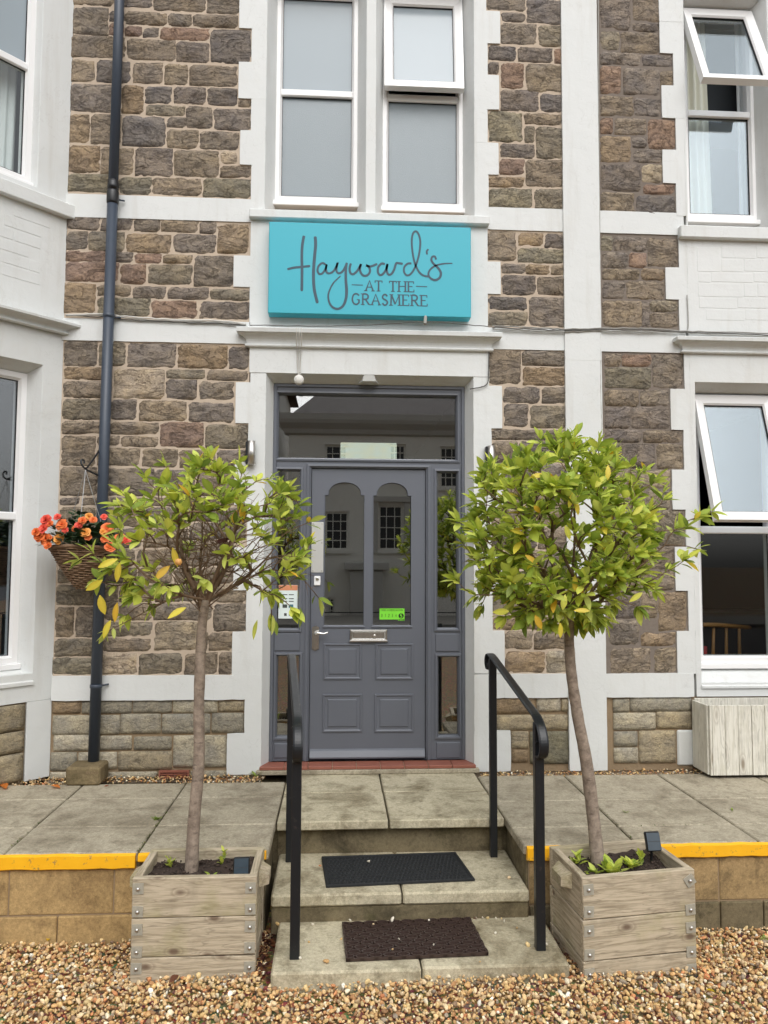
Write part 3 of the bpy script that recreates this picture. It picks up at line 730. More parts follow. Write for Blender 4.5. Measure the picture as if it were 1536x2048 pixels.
# beside the door, left
pLL = stone_panel(XLW, xt + 0.01, ZB3[1], ZB2[0], 'mortar_pink')
stones_px(pLL, 0, 640, 2.925, [(375,125,570,272),(580,135,735,270),(745,140,1030,278),(1042,150,1330,285,'b'),(1340,160,1455,288),(375,280,655,350,'b'),(665,290,962,460,'p'),(975,292,1200,345),(1210,298,1452,355),(372,360,655,455),(972,352,1150,465),(1168,365,1368,468),
 (368,465,640,585),(650,468,800,585),(818,475,1092,592),(1105,485,1368,598),(365,595,640,668),(650,600,930,668),(942,600,1190,745,'r'),(1200,615,1450,750),(362,678,560,855),(570,680,700,735),(710,682,928,742),(570,750,820,855),(832,755,1040,862),(1050,762,1262,868),(1270,765,1440,865),
 (355,862,570,1028),(580,870,900,1028),(905,880,1140,1030),(1150,875,1368,1030),(352,1040,465,1082),(478,1042,640,1085),(650,1042,860,1088),(870,1042,1130,1088),(1140,1042,1368,1088),
 (350,1098,560,1212),(570,1098,840,1212),(850,1100,1100,1212),(1110,1100,1440,1180),(1110,1190,1440,1290),(348,1222,620,1330),(630,1222,830,1330),(840,1222,1100,1330),(345,1340,520,1440),(530,1340,790,1440),(800,1340,1090,1440),(1100,1300,1368,1440),
 (340,1450,580,1540),(590,1450,800,1540),(810,1450,1010,1540),(1020,1450,1368,1540),(330,1550,600,1668),(610,1550,690,1760),(700,1550,900,1650),(910,1550,1140,1650),(1150,1550,1440,1650),(700,1660,890,1755),(900,1660,1240,1755),(1250,1660,1440,1820),
 (325,1680,432,1855),(445,1680,600,1855),(608,1770,890,1850),(905,1765,1160,1930,'p'),(1170,1830,1215,1935),(1222,1830,1362,1935),(320,1865,595,1965),(605,1862,885,1938),(312,1975,590,2072,'g'),(600,1950,800,2070,'p'),(815,1950,1065,2072),(1080,1945,1272,2074),(1284,1945,1362,2074)])
# below the lowest band, left of the door
pBL = stone_panel(XLW - 0.02, PX(492, 1450), 0.40, ZB3[0], 'mortar_brown')
stones_px(pBL, 0, 1300, 2.7375, [(288,278,440,345,'b'),(450,280,720,345),(728,280,940,342),(948,278,1190,342),(1198,282,1335,335),(290,358,655,462),(660,350,880,455),(888,350,1150,455),(1160,345,1335,450),(295,465,530,550),(540,470,720,545),(735,475,938,545),(950,468,1240,640),(278,560,420,660),(430,560,640,650),(648,555,940,655)], BOT, 'smooth_stone', 1.0, 0.55)
stones_px(pBL, 0, 1300, 2.7375, [(275,668,560,705),(570,668,860,702),(1045,662,1240,698),(1250,662,1330,695)], BOT, 'smooth_stone', 1.0, 0.5)
# right of the middle window
xrl = PX(970, 200)
pU1 = stone_panel(xrl, XPL + 0.02, ZB1[1], ZTOP, 'mortar_pink')
stones_px(pU1, 960, 0, 2.6667, [(35,-60,240,60),(250,-60,438,-10),(250,0,438,130,'d'),(110,72,240,120),(110,130,300,240),(310,140,440,250),(44,248,192,325,'d'),(203,258,388,335),(398,265,440,340,'r'),(44,335,97,400),(110,340,232,475,'r'),(245,348,440,495),(110,485,310,595),(322,505,440,600,'d'),
 (46,600,225,760,'g'),(235,610,440,668),(238,678,288,765),(298,682,442,850),(108,772,290,845),(105,852,235,935,'r'),(245,858,445,1000),(46,948,235,1000,'b'),(48,1008,275,1110,'g'),(288,1012,448,1118)])
zt1 = PZZ(1050, -24)
fill(pU1, xrl + .07, XPL - .01, zt1 + .01, ZTOP)
pM1 = stone_panel(xrl, XPL + 0.02, ZB2[1], ZB1[0], 'mortar_pink')
stones_px(pM1, 960, 0, 2.6667, [(42,1238,192,1392),(205,1248,335,1312,'b'),(345,1252,450,1325),(200,1328,452,1405,'g'),(114,1410,238,1460),(245,1415,368,1465,'b'),(378,1418,452,1465),(116,1472,295,1575),(303,1478,454,1575),(44,1588,245,1655,'d'),(44,1665,250,1738),(262,1590,456,1742)])
pL1 = stone_panel(xrl, XPL + 0.02, ZB3[1], ZB2[0], 'mortar_pink')
stones_px(pL1, 960, 640, 2.6667, [(45,165,215,345),(225,168,455,245),(228,255,455,350,'b'),(122,358,320,445),(330,362,458,445),(128,452,255,570),(268,458,458,578),(60,588,460,640),(65,650,200,760),(208,650,460,760),(122,770,300,860),(310,770,462,860),(122,870,250,990),(260,870,462,990),(62,1000,240,1100),(250,1000,462,1100),(62,1110,300,1220),(310,1110,462,1220),
 (122,1230,330,1330),(340,1230,464,1330),(122,1340,260,1440),(270,1340,464,1440),(66,1450,250,1570),(260,1450,464,1570),(66,1580,400,1650,'b'),(135,1662,280,1755),(288,1662,464,1755),(135,1768,345,1880,'b'),(352,1768,466,1880,'p')])
pB1 = stone_panel(PX(984, 1450), XPL + 0.03, 0.40, ZB3[0], 'mortar_brown')
stones_px(pB1, 940, 1300, 2.577, [(124,248,330,325,'b'),(345,250,465,315,'p'),(472,252,515,315),(132,335,520,410),(214,420,300,505),(216,515,300,578,'b'),(310,420,525,585,'g')], BOT, 'smooth_stone', 1.0, 0.55)
# right of the pilaster (grey joints)
xq = PX(1376, 1200)
pU2 = stone_panel(XPR - 0.02, xq, ZB1[1], ZTOP, 'mortar_grey')
stones_px(pU2, 960, 0, 2.6667, [(640,-60,800,160),(815,-60,1016,120),(812,128,950,172),(640,168,742,270),(750,178,950,288),(642,285,855,350),(865,300,1024,358,'d'),(642,358,748,505,'r'),(765,370,955,510),(962,382,1024,458),(642,518,815,622),(822,530,960,622,'d'),
 (642,632,705,718,'r'),(715,635,885,722),(895,642,1036,800,'r'),(642,730,800,868,'b'),(808,735,885,790,'d'),(815,800,968,870),(645,878,855,1020),(862,882,966,978,'p'),(870,988,1036,1038,'r'),(645,1030,820,1140),(832,1048,1036,1152,'d')], grow=3.3)
fill(pU2, XPR + .01, PX(1318, 0), PZZ(1270, -24) + .01, ZTOP)
pM2 = stone_panel(XPR - 0.02, xq, ZB2[1], ZB1[0], 'mortar_grey')
stones_px(pM2, 960, 0, 2.6667, [(648,1262,705,1340,'g'),(712,1268,885,1342),(890,1275,1050,1425),(650,1350,785,1430),(792,1350,886,1428,'r'),(650,1438,848,1495),(855,1438,982,1495,'b'),(652,1505,770,1592),(780,1505,982,1598),(654,1608,860,1745),(865,1610,900,1745),(906,1608,1055,1665),(906,1672,1055,1748)], grow=3.3)
pL2 = stone_panel(XPR - 0.02, xq, ZB3[1], ZB2[0], 'mortar_grey')
stones_px(pL2, 960, 640, 2.6667, [(662,182,750,250),(755,184,910,248,'r'),(662,256,910,366,'g'),(918,186,1078,366),(665,374,845,460),(855,374,1004,460),(665,468,800,578),(808,470,1006,580),(665,588,858,652),(870,592,1074,655),(666,662,930,790),(942,664,1078,794),
 (668,802,830,900),(840,802,1012,900),(670,910,880,1008),(890,910,1012,1008),(672,1018,920,1110),(930,1018,1084,1205),(674,1120,920,1205),(676,1215,850,1330),(860,1215,1030,1330),(678,1340,900,1440),(910,1340,1032,1440),(680,1450,850,1590),(860,1450,945,1590),(950,1450,1098,1658,'b'),
 (690,1602,845,1730),(860,1668,1038,1735,'b'),(695,1750,905,1880),(930,1748,1042,1880)], grow=3.3)
pB2 = stone_panel(XPR - 0.02, 3.4, 0.40, ZB3[0], 'mortar_brown')
stones_px(pB2, 940, 1300, 2.577, [(738,252,820,320),(826,244,1140,316),(740,324,955,410),(962,318,1145,402),(742,420,862,496),(742,504,865,580),(872,416,1058,580)], BOT, 'smooth_stone', 1.0, 0.55)
xb = PX(1392, 1450)
fill(pB2, xb, 3.38, 0.44, ZB3[0] - .01, pal=BOT, mat='smooth_stone')
st = NST[0]
# ------------------------------------------------------------------ white dressings
def white(x0, x1, z0, z1, name='quoin', face=WF, back=0.028, M=MF, bev=0.002, g=0.0002):
    rg_ = 0.0055 if z1 < 1.2 else 0.0026
    def side(p, q, nx_, nz_):
        k = max(2, int(math.hypot(q[0] - p[0], q[1] - p[1]) / 0.045)); ph = random.uniform(0, 90)
        return [(p[0] + (q[0] - p[0]) * i / k + nx_ * e, p[1] + (q[1] - p[1]) * i / k + nz_ * e) for i in range(k) for e in [rg_ * (0.5 + 0.5 * mnoise.noise(Vector((ph + i * 0.55, 1.3, 2.1)))) * (0.4 if i == 0 else 1)]]
    A, B, C_, D_ = (x0, z0), (x1, z0), (x1, z1), (x0, z1)
    out = side(A, B, 0, -1) + side(B, C_, 1, 0) + side(C_, D_, 0, 1) + side(D_, A, -1, 0)
    return MB().plate(out, [], face + random.uniform(-.0007, .0007), back, M).done(name, 'white_paint', house)
def teeth(rows, inner, side, xr):
    """rows of (top px, bottom px, outer px); inner edge X; xr = photo x where heights are read"""
    for (ya, yb, xo) in rows:
        zo, zb = PZZ(xr, ya), PZZ(xr, yb); X = PX(xo, (ya + yb) / 2)
        white(min(X, inner), max(X, inner), zb, zo)
teeth([(-250,-190,503),(-190,-125,480),(-125,-66,503),(-66,60,480),(60,128,504),(128,200,478),(200,264,503),(264,332,481),(332,402,503),(402,446,501)], XW0, 'L', 515)
teeth([(-250,-170,998),(-170,-110,973),(-110,-40,998),(-40,24,971),(24,88,999),(88,152,974),(152,220,997),(220,287,974),(287,350,996),(350,420,976),(420,462,974)], XW1, 'R', 960)
teeth([(691,766,502),(766,847,472),(847,925,497),(925,1010,470),(1010,1095,495),(1095,1180,468),(1180,1263,493),(1263,1351,465)], XD0, 'L', 500)
teeth([(704,773,977),(773,857,1003),(857,932,982),(932,1015,1004),(1015,1098,981),(1098,1180,1004),(1180,1261,984),(1261,1346,1008)], XD1, 'R', 985)
white(PX(490, 1430), XD0, PZZ(480, 1467), ZB3[0]); white(PX(455, 1500), XD0, 0.41, PZZ(480, 1467))
white(XD1, PX(986, 1430), PZZ(1000, 1461), ZB3[0]); white(XD1, PX(1020, 1500), 0.41, PZZ(1000, 1461))
white(PX(466, 1375), XD0, ZB3[0], ZB3[1]); white(XD1, PX(1008, 1375), ZB3[0], ZB3[1])
# lintel over the door: two chamfered lengths with an unchamfered block between
ZL1 = ZB2[0] - 0.0; xk0, xk1 = PX(728, 760), PX(748, 760)
white(PX(500, 720), PX(977, 720), ZDH + 0.003, ZB2[1], 'lintel', WF - 0.003)
for a, c in ((XD0, xk0), (xk1, XD1)):
    s = 0.045; ch = MB()
    ch.add([(a, WF - .003, ZDH + .003), (c, WF - .003, ZDH + .003), (c - (s if c != XD1 else 0), 0.10, ZDH - 0.045), (a + (s if a != XD0 else 0), 0.10, ZDH - 0.045), (a, 0.17, ZDH - .045), (c, 0.17, ZDH - .045), (a, 0.17, ZDH + .003), (c, 0.17, ZDH + .003)],
           [(0, 1, 2, 3), (3, 2, 5, 4), (0, 3, 4, 6), (1, 7, 5, 2)])
    ch.done('lintel_chamfer', 'white_paint', house)
MB().add([(xk0, WF - .002, ZDH + .003), (xk1, WF - .002, ZDH + .003), (xk1 + .01, WF + .01, ZDH - .04), (xk0 - .01, WF + .01, ZDH - .04), (xk0 - .045, .10, ZDH - .044), (xk1 + .045, .10, ZDH - .044)], [(0, 1, 2, 3), (3, 2, 5, 4), (0, 3, 4), (1, 5, 2)]).done('keystone', 'white_paint', house)
# block behind the sign
white(PX(501, 550), PX(974, 550), ZB2[1] - 0.001, ZB1[0] + 0.03, 'sign_panel', WF - 0.001)
for (ya, yb, xo) in ((513, 575, 468),): white(PX(xo, 545), PX(501, 545), PZZ(485, yb), PZZ(485, ya))
for (ya, yb, xo) in ((525, 589, 1000),): white(PX(974, 555), PX(xo, 555), PZZ(985, yb), PZZ(985, ya))
# bands
for Z in (ZB1, ZB2):
    white(XLW - .01, PX(501, 550), Z[0], Z[1], 'band', WF + .002); white(PX(974, 550), XPL, Z[0], Z[1], 'band', WF + .002)
    white(XPR, xq + 0.02, Z[0], Z[1], 'band', WF + .002)
white(XLW - .0, PX(466, 1375), ZB3[0], ZB3[1], 'band', WF - .004); white(PX(1008, 1375), XPL, ZB3[0], ZB3[1], 'band', WF - .002); white(XPR, xq + .02, ZB3[0], ZB3[1], 'band', WF - .002)
for za, zb in ((0.41, PZZ(1180, 1250)), (PZZ(1180, 1250), PZZ(1165, 848)), (PZZ(1165, 848), PZZ(1165, 722)), (PZZ(1165, 722), PZZ(1160, 500)), (PZZ(1160, 500), ZTOP)):
    white(XPL, XPR, za, zb, 'pilaster', WF - 0.012)
# teeth of the right-hand window block
xin = PX(1376, 700)
for (ya, yb, xo) in ((-220,-130,1316),(-130,-60,1342),(-60,46,1316),(46,109,1318),(174,238,1322),(302,368,1324)): white(PX(xo, (ya + yb) / 2), xin, PZZ(1340, yb), PZZ(1340, ya))
for (ya, yb, xo) in ((109,174,1345),(238,302,1350),(368,433,1351)): white(PX(xo, (ya + yb) / 2), xin, PZZ(1350, yb), PZZ(1350, ya))
for (ya, yb, xo) in ((472,537,1356),(537,600,1330),(600,664,1357),(706,779,1367),(779,860,1340),(860,940,1366),(940,1019,1343),(1019,1094,1370),(1094,1181,1349),(1181,1262,1375),(1262,1347,1353)): white(PX(xo, (ya + yb) / 2), xin, PZZ(1355, yb), PZZ(1355, ya))
bw = MB().plate(rect(xin + .001, 4.6, ZB3[0] - .0, ZTOP), [rect(XR0, XR1, ZRS - .02, ZHEAD), rect(XS0, XS1, ZSS - .05, ZSH)], WF - .001, 0.028, MF)
bw.done('bay_wall', 'white_paint', house)
MB().box(PX(1354, 1480), PX(1391, 1480), -0.01, .02, 0.43, PZZ(1370, 1460), 0.008).done('quoin', 'white_paint', house)
# shallow blocks lined out in the apron panels
for (x0, y0, x1, y1) in ((1392,497,1438,545),(1441,497,1508,518),(1511,497,1560,518),(1441,521,1483,545),(1486,521,1560,545),(1394,548,1418,566),(1421,548,1502,566),(1505,548,1560,566),(1394,569,1483,595),(1486,569,1510,595),(1513,569,1560,595),(1396,598,1470,618),(1473,598,1560,618),(1410,621,1486,642),(1489,621,1560,642)):
    a, c, d, e = RX(x0, y0, x1, y1); MB().box(a, c, WF - .0026, WF + .002, d, e, 0.0012).done('panel_block', 'white_paint', house)
# reveals and their splays
def reveal(u0, u1, z0, z1, s, d, M=MF, f=WF):
    MB().rim(u0, u1, z0, z1, [(0, f), (0.004, f + .006), (s, d), (s, d + .14)], M).done('reveal', 'white_paint', house)
reveal(XW0, XM0, ZWS - .08, ZHEAD, 0.06, 0.13); reveal(XM1, XW1, ZWS - .08, ZHEAD, 0.06, 0.13)
white(XM0, XM1, ZWS - .05, ZTOP, 'mullion', WF, 0.03); white(XW0, XM0, ZHEAD, ZTOP, 'lintel'); white(XM1, XW1, ZHEAD, ZTOP, 'lintel')
reveal(XR0, XR1, ZRS - .06, ZHEAD, 0.05, 0.11); reveal(XS0, XS1, ZSS - .08, ZSH, 0.05, 0.11)
dr = MB(); s = 0.045
for (ua, ub) in ((XD0, XD0 + s), (XD1, XD1 - s)):
    dr.add([(ua, WF, 0.41), (ua, WF, ZDH + .0), (ub, 0.10, ZDH - .04), (ub, 0.10, 0.41), (ub, 0.2, 0.41), (ub, 0.2, ZDH - .04)], [(0, 1, 2, 3), (3, 2, 5, 4)])
dr.done('reveal', 'white_paint', house)
# sills
def sill(u0, u1, z0, z1, proud, M=MF):
    MB().box(u0, u1, -proud, 0.2, z0, z1, 0.006, M=M).done('sill', 'white_paint', house)
sill(PX(500, 425), PX(976, 425), PZZ(740, 441, -.06), PZZ(740, 424, -.06), 0.06)
sill(PX(1354, 460), 4.6, PZZ(1450, 476, -.06), PZZ(1450, 452, -.06), 0.06)
zs_ = PZZ(1450, 1372, -.02)
MB().add([(XS0 - .0, 0.12, ZSS + .03), (XS1, 0.12, ZSS + .03), (XS1, WF - .012, zs_), (XS0 - .0, WF - .012, zs_), (XS0, WF - .012, zs_ - .015), (XS1, WF - .012, zs_ - .015)], [(0, 1, 2, 3), (3, 2, 5, 4)]).done('sill', 'white_paint', house)
def cornice(u0, u1, zb, zt, M=MF, name='cornice', k=1.0):
    h = zt - zb
    pr = [(0.0, 0), (.022, 0), (.034, .03), (.038, .09), (.034, .15), (.022, .18), (.024, .3), (.03, .42), (.045, .54), (.068, .64), (.08, .66), (.083, .70), (.1, .72), (.103, .93), (.098, .97), (.0, 1.02)]
    vs, fs = [], []
    for p, t in pr:
        p *= k; z = zb + h * t; vs += [M(u0 - p, .02, z), M(u0 - p, -p + WF, z), M(u1 + p, -p + WF, z), M(u1 + p, .02, z)]
    for i in range(len(pr) - 1):
        for j in range(3): fs.append((i * 4 + j, i * 4 + j + 1, i * 4 + j + 5, i * 4 + j + 4))
    MB().add(vs, fs).done(name, 'white_paint', house)
cornice(PX(500, 690), PX(976, 690), PZZ(740, 698, -.04), PZZ(740, 657, -.1), k=.8)
cornice(PX(1366, 690), 4.6, PZZ(1450, 707, -.04), PZZ(1450, 672, -.1), k=.8)

# ------------------------------------------------------------------ rooms seen through the glass
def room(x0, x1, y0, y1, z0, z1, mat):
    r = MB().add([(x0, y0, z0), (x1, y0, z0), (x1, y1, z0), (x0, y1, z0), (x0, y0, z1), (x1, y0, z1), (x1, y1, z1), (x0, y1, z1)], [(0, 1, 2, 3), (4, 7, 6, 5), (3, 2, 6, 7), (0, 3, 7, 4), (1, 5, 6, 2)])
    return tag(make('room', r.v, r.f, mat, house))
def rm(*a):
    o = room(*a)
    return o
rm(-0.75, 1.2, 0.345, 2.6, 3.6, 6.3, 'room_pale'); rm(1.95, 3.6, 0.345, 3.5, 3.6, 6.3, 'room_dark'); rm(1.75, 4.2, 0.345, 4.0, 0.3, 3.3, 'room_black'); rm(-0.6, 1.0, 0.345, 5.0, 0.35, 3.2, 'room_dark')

# ------------------------------------------------------------------ uPVC windows
def pane(u0, u1, z0, z1, d, mat, parent, M=MF, th=0.006):
    return MB().box(u0, u1, d, d + th, z0, z1, M=M).done('pane', mat, parent)
def window(u0, u1, z0, z1, d, zt, low, up, M=MF, angle=None, label=None):
    f = MB().rim(u0, u1, z0, z1, [(0, d), (0, d + .07), (.052, d + .07), (.052, d + .022), (.044, d + .012), (.036, d)], M, True)
    f.box(u0 + .04, u1 - .04, d + .001, d + .06, zt - .026, zt + .026, .007, M=M)
    f.box(u0 - .012, u1 + .012, d - .028, d + .05, z0 - .036, z0 - .001, .004, M=M)
    w = f.done('window', 'upvc', house)
    if label: w['label'] = label
    def glaze(za, zb, mat, MM, ins=.05):
        MB().rim(u0 + ins - .004, u1 - ins + .004, za - .004, zb + .004, [(0, d + .02), (.0075, d + .02), (.0075, d + .034)], MM).done('gasket', 'gasket', w)
        pane(u0 + ins, u1 - ins, za, zb, d + .03, mat, w, MM)
    glaze(z0 + .05, zt - .024, low, M)
    if angle is None: glaze(zt + .024, z1 - .05, up, M)
    else:
        ca, sa = math.cos(R(angle)), math.sin(R(angle)); h = z1 - .012
        def MO(u, dd, z):
            q, r = z - h, dd - d
            return M(u, d + r * ca + q * sa, h + q * ca - r * sa)
        cz0 = zt + .012
        c = MB().rim(u0 + .014, u1 - .014, cz0, h, [(0, d - .012), (0, d + .04), (.066, d + .04), (.066, d + .01), (.056, d - .002), (.012, d - .012)], MO, True)
        c.done('casement', 'upvc', w)
        MB().rim(u0 + .076, u1 - .076, cz0 + .062, h - .062, [(0, d + .012), (.007, d + .012), (.007, d + .026)], MO).done('gasket', 'gasket', w)
        pane(u0 + .078, u1 - .078, cz0 + .064, h - .064, d + .022, up, w, MO)
        hb = MB().box((u0 + u1) / 2 - .012, (u0 + u1) / 2 + .012, d + .04, d + .055, cz0 + .03, cz0 + .075, .003, M=MO); hb.done('handle', 'upvc', w)
    return w
D = 0.13
window(XW0 + .05, XM0 - .05, PZZ(630, 405, D), ZHEAD - .05, D, PZZ(632, 186, D), 'obscure_glass', 'milk_glass', label='fixed white window with frosted lower pane')
window(XM1 + .05, XW1 - .05, PZZ(845, 417, D), ZHEAD - .05, D, PZZ(845, 196, D), 'obscure_glass', 'milk_glass', angle=7, label='white window with its top light tilted slightly open')
D2 = 0.105
window(XR0 + .035, XR1 - .035, PZZ(1455, 440, D2), ZHEAD - .06, D2, PZZ(1455, 228, D2), 'sky_glass', 'sky_glass', angle=22, label='white window with its top light propped wide open and cream curtains')
window(XS0 + .035, XS1 - .035, PZZ(1460, 1326, D2), ZSH - .06, D2, PZZ(1460, 1060, D2), 'dark_glass', 'sky_glass', angle=17, label='white ground floor window with its top light propped open')

def curtain(label, u0, u1, z0, z1, d, mat, folds, M=MF, amp=0.02, taper=0.0):
    nu, nv = folds * 8, 10; vs, fs = [], []
    ph = [random.uniform(0, 6) for _ in range(3)]
    for th in (0, 0.004):
        for j in range(nv + 1):
            for i in range(nu + 1):
                t = i / nu; v = j / nv; u = u0 + (u1 - u0 - taper * (1 - v) * 0) * t + taper * (1 - v) * t
                vs.append(M(u, d + th + amp * math.sin(t * folds * 2 * math.pi + ph[0] + 0.5 * math.sin(3 * v)) + 0.3 * amp * math.sin(t * folds * 4.7 + ph[1]), z0 + (z1 - z0) * v))
    n1 = nu + 1; k = n1 * (nv + 1)
    for s_ in (0, k):
        for j in range(nv):
            for i in range(nu): fs.append((s_ + j * n1 + i, s_ + j * n1 + i + 1, s_ + (j + 1) * n1 + i + 1, s_ + (j + 1) * n1 + i))
    for j in range(nv):
        for i in (0, nu): fs.append((j * n1 + i, (j + 1) * n1 + i, k + (j + 1) * n1 + i, k + j * n1 + i))
    return tag(make('curtain', vs, fs, mat, None, True), label, 'curtain')
curtain('cream curtain hanging at the left side of the upper right window', XR0 + .03, XR0 + .27, ZRS - .05, ZHEAD, 0.235, 'curtain_cream', 5, taper=.03)
curtain('narrow pale curtain edge at the right side of the upper right window', XR1 - .10, XR1 + .0, ZRS - .05, ZHEAD, 0.24, 'curtain_white', 2)
tag(MB().box(XR0 + .27, XR1 - .02, 0.37, 0.376, PZZ(1470, 300, .37), PZZ(1470, 60, .37)).done('roller_blind', 'room_dark'), 'dark blind behind the upper right window', 'blind')

# ------------------------------------------------------------------ left canted bay
tU = 0.215; tL = 0.135
zu0 = PB(30, 358)[1] - .0; zl1 = PB(60, 724)[1]; zl0 = 1.075; zbase = 0.90
BW = 1.15
bay = MB().plate([(0.0, zbase), (BW, zbase), (BW, ZTOP), (0.0, ZTOP)], [rect(tU, BW - .2, zu0, ZHEAD), rect(tL, BW - .14, zl0, zl1)], 0.0, 0.2, MBAY)
bay.done('bay_wall', 'white_paint', house)
MB().box(0.0, 0.165, 0.001, 0.2, 0.405, zbase, 0.004, M=MBAY).done('bay_pilaster', 'white_paint', house)
pBay = MB().box(0.165, BW, 0.02, 0.2, 0.3, zbase, M=MBAY).done('stone_panel', 'mortar_brown', house)
for (a, c, d, e) in ((.18, .62, .735, .89), (.63, 1.14, .735, .89), (.18, .48, .60, .725), (.49, 1.14, .60, .725), (.18, .72, .42, .59), (.73, 1.14, .42, .59)): stone(pBay, a, c, d, e, random.choice(BOT), 'smooth_stone', MBAY, 0.8)
B1 = MBAY(BW, 0, 0)
MFB = lambda u, d, z: Vector((B1.x - u, B1.y + d, z))
MB().plate(rect(0.0, 1.8, 0.3, ZTOP), [rect(.2, 1.6, zu0, ZHEAD), rect(.14, 1.66, zl0, zl1)], 0.0, 0.2, MFB).done('bay_wall', 'white_paint', house)
for M_, w_ in ((MBAY, BW), (MFB, 1.8)):
    reveal(tU if M_ is MBAY else .2, w_ - .2, zu0 - .04, ZHEAD, 0.02, 0.07, M_, 0.0); reveal(tL if M_ is MBAY else .14, w_ - .14, zl0 - .03, zl1, 0.055, 0.12, M_, 0.0)
zt_u = PB(30, 108)[1]; zt_l = PB(20, 1030)[1]
window(tU + .018, BW - .218, zu0 + .035, ZHEAD - .02, 0.06, zt_u, 'glass', 'milk_glass', MBAY, label='white upper bay window with a pale curtain')
window(tL + .05, BW - .19, zl0 + .06, zl1 - .055, 0.105, zt_l, 'bay_glass', 'bay_glass', MBAY, label='white lower bay window with dark panes')
window(.22, 1.58, zu0 + .035, ZHEAD - .02, 0.06, zt_u, 'glass', 'milk_glass', MFB); window(.19, 1.61, zl0 + .06, zl1 - .055, 0.105, zt_l, 'bay_glass', 'bay_glass', MFB)
zsl = PB(60, 395)[1]
for M_, w_, e in ((MBAY, BW, 0), (MFB, 1.8, 0)):
    MB().box(-0.03 if M_ is MBAY else 0.02, w_ + .02, -0.045, 0.1, PB(60, 402)[1] - .03, PB(60, 385)[1] + .005, .005, M=M_).done('sill', 'white_paint', house)
    MB().add([M_(tL, .1, zl0 + .03), M_(w_ - .13, .1, zl0 + .03), M_(w_ - .13, -.012, zl0 - .05), M_(tL, -.012, zl0 - .05), M_(tL, -.012, zl0 - .07), M_(w_ - .13, -.012, zl0 - .07)], [(0, 1, 2, 3), (3, 2, 5, 4)]).done('sill', 'white_paint', house)
zc1, zc0 = PB(60, 622, -.1)[1], PB(60, 652, -.03)[1]
cornice(0.02, BW, zc0, zc1, MBAY, k=.8); cornice(0.0, 1.8, zc0, zc1, MFB, k=.8)
for (x0, x1, y0, y1) in ((.06, .30, 3.98, 4.05),(.12, .36, 3.90, 3.97),(.30, .62, 3.82, 3.89),(.12, .29, 3.82, 3.89),(.20, .50, 3.74, 3.81),(.12, .19, 3.66, 3.73),(.20, .55, 3.66, 3.73),(.12, .40, 3.58, 3.65),(.41, .7, 3.58, 3.65)):
    MB().box(x0 + .06, x1 + .06, -.0018, .002, y0, y1, .001, M=MBAY).done('panel_block', 'white_paint', house)
rb = MB().box(0.02, 2.4, 0.22, 1.6, 3.55, 6.3, M=MBAY)
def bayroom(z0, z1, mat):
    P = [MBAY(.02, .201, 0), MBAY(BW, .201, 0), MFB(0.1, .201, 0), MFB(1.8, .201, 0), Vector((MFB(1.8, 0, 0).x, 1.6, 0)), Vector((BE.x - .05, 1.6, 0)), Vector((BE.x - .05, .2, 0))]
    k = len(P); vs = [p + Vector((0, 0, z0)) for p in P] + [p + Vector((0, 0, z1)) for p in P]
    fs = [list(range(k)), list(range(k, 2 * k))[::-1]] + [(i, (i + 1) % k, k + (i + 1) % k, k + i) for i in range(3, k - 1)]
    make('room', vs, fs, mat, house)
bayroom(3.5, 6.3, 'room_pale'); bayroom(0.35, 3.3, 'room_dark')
curtain('pale net curtain behind the upper bay window on the left', tU + .05, tU + .5, zu0, ZHEAD, 0.22, 'curtain_white', 8, MBAY, 0.014)

# ------------------------------------------------------------------ door, side lights and fanlight
YF = 0.10
def fx(x, y=1200): return PX(x, y, YF)
def fz(y, x=740): return PZZ(x, y, YF)
UL, UR = XD0 + .044, XD1 - .044; ZF0, ZF1 = 0.462, ZDH - .044
o_tr = (fx(554, 850), fx(915, 850), fz(920), fz(788))
o_dr = (fx(620), fx(852), 0.4625, fz(937))
o_l1 = (fx(552, 1100), fx(601, 1100), fz(1260, 575), fz(938, 575)); o_l2 = (fx(551, 1390), fx(600, 1390), fz(1476, 575), fz(1309, 575))
o_r1 = (fx(872, 1100), fx(917, 1100), fz(1259, 895), fz(942, 895)); o_r2 = (fx(874, 1390), fx(919, 1390), fz(1474, 895), fz(1311, 895))
frame = MB().plate(rect(UL, UR, ZF0, ZF1), [rect(*o) for o in (o_tr, o_l1, o_l2, o_r1, o_r2)] + [rect(o_dr[0], o_dr[1], ZF0 + .0004, o_dr[3])], YF, YF + .09, MF)
for o_ in (o_tr, o_l1, o_l2, o_r1, o_r2):
    frame.rim(o_[0] - .002, o_[1] + .002, o_[2] - .002, o_[3] + .002, [(-.012, YF - .0015), (-.010, YF - .009), (.002, YF - .011), (.013, YF + .012), (.013, YF + .03)], MF)
frame.rim(o_dr[0] - .03, o_dr[1] + .03, o_dr[2] - .3, o_dr[3] + .028, [(0, YF - .001), (.002, YF - .012), (.016, YF - .014), (.026, YF - .002)], MF)
frame.rim(UL, UR, ZF0 - .2, ZF1, [(0, YF - .001), (.003, YF - .010), (.02, YF - .012), (.026, YF - .001)], MF)
frame.v = [Vector((p.x, p.y, max(p.z, ZF0))) for p in frame.v]
dframe = frame.done('door_frame', 'door_paint', house)
for a, c, za, zb in ((o_l1[0], o_l1[1], fz(1302, 575), fz(1266, 575)), (o_r1[0], o_r1[1], fz(1303, 895), fz(1267, 895)), (o_l2[0], o_l2[1], fz(1516, 575), fz(1486, 575)), (o_r2[0], o_r2[1], fz(1516, 895), fz(1484, 895))):
    MB().box(a - .005, c + .005, YF - .007, YF + .01, za, zb, .005).done('side_panel', 'door_paint', dframe)
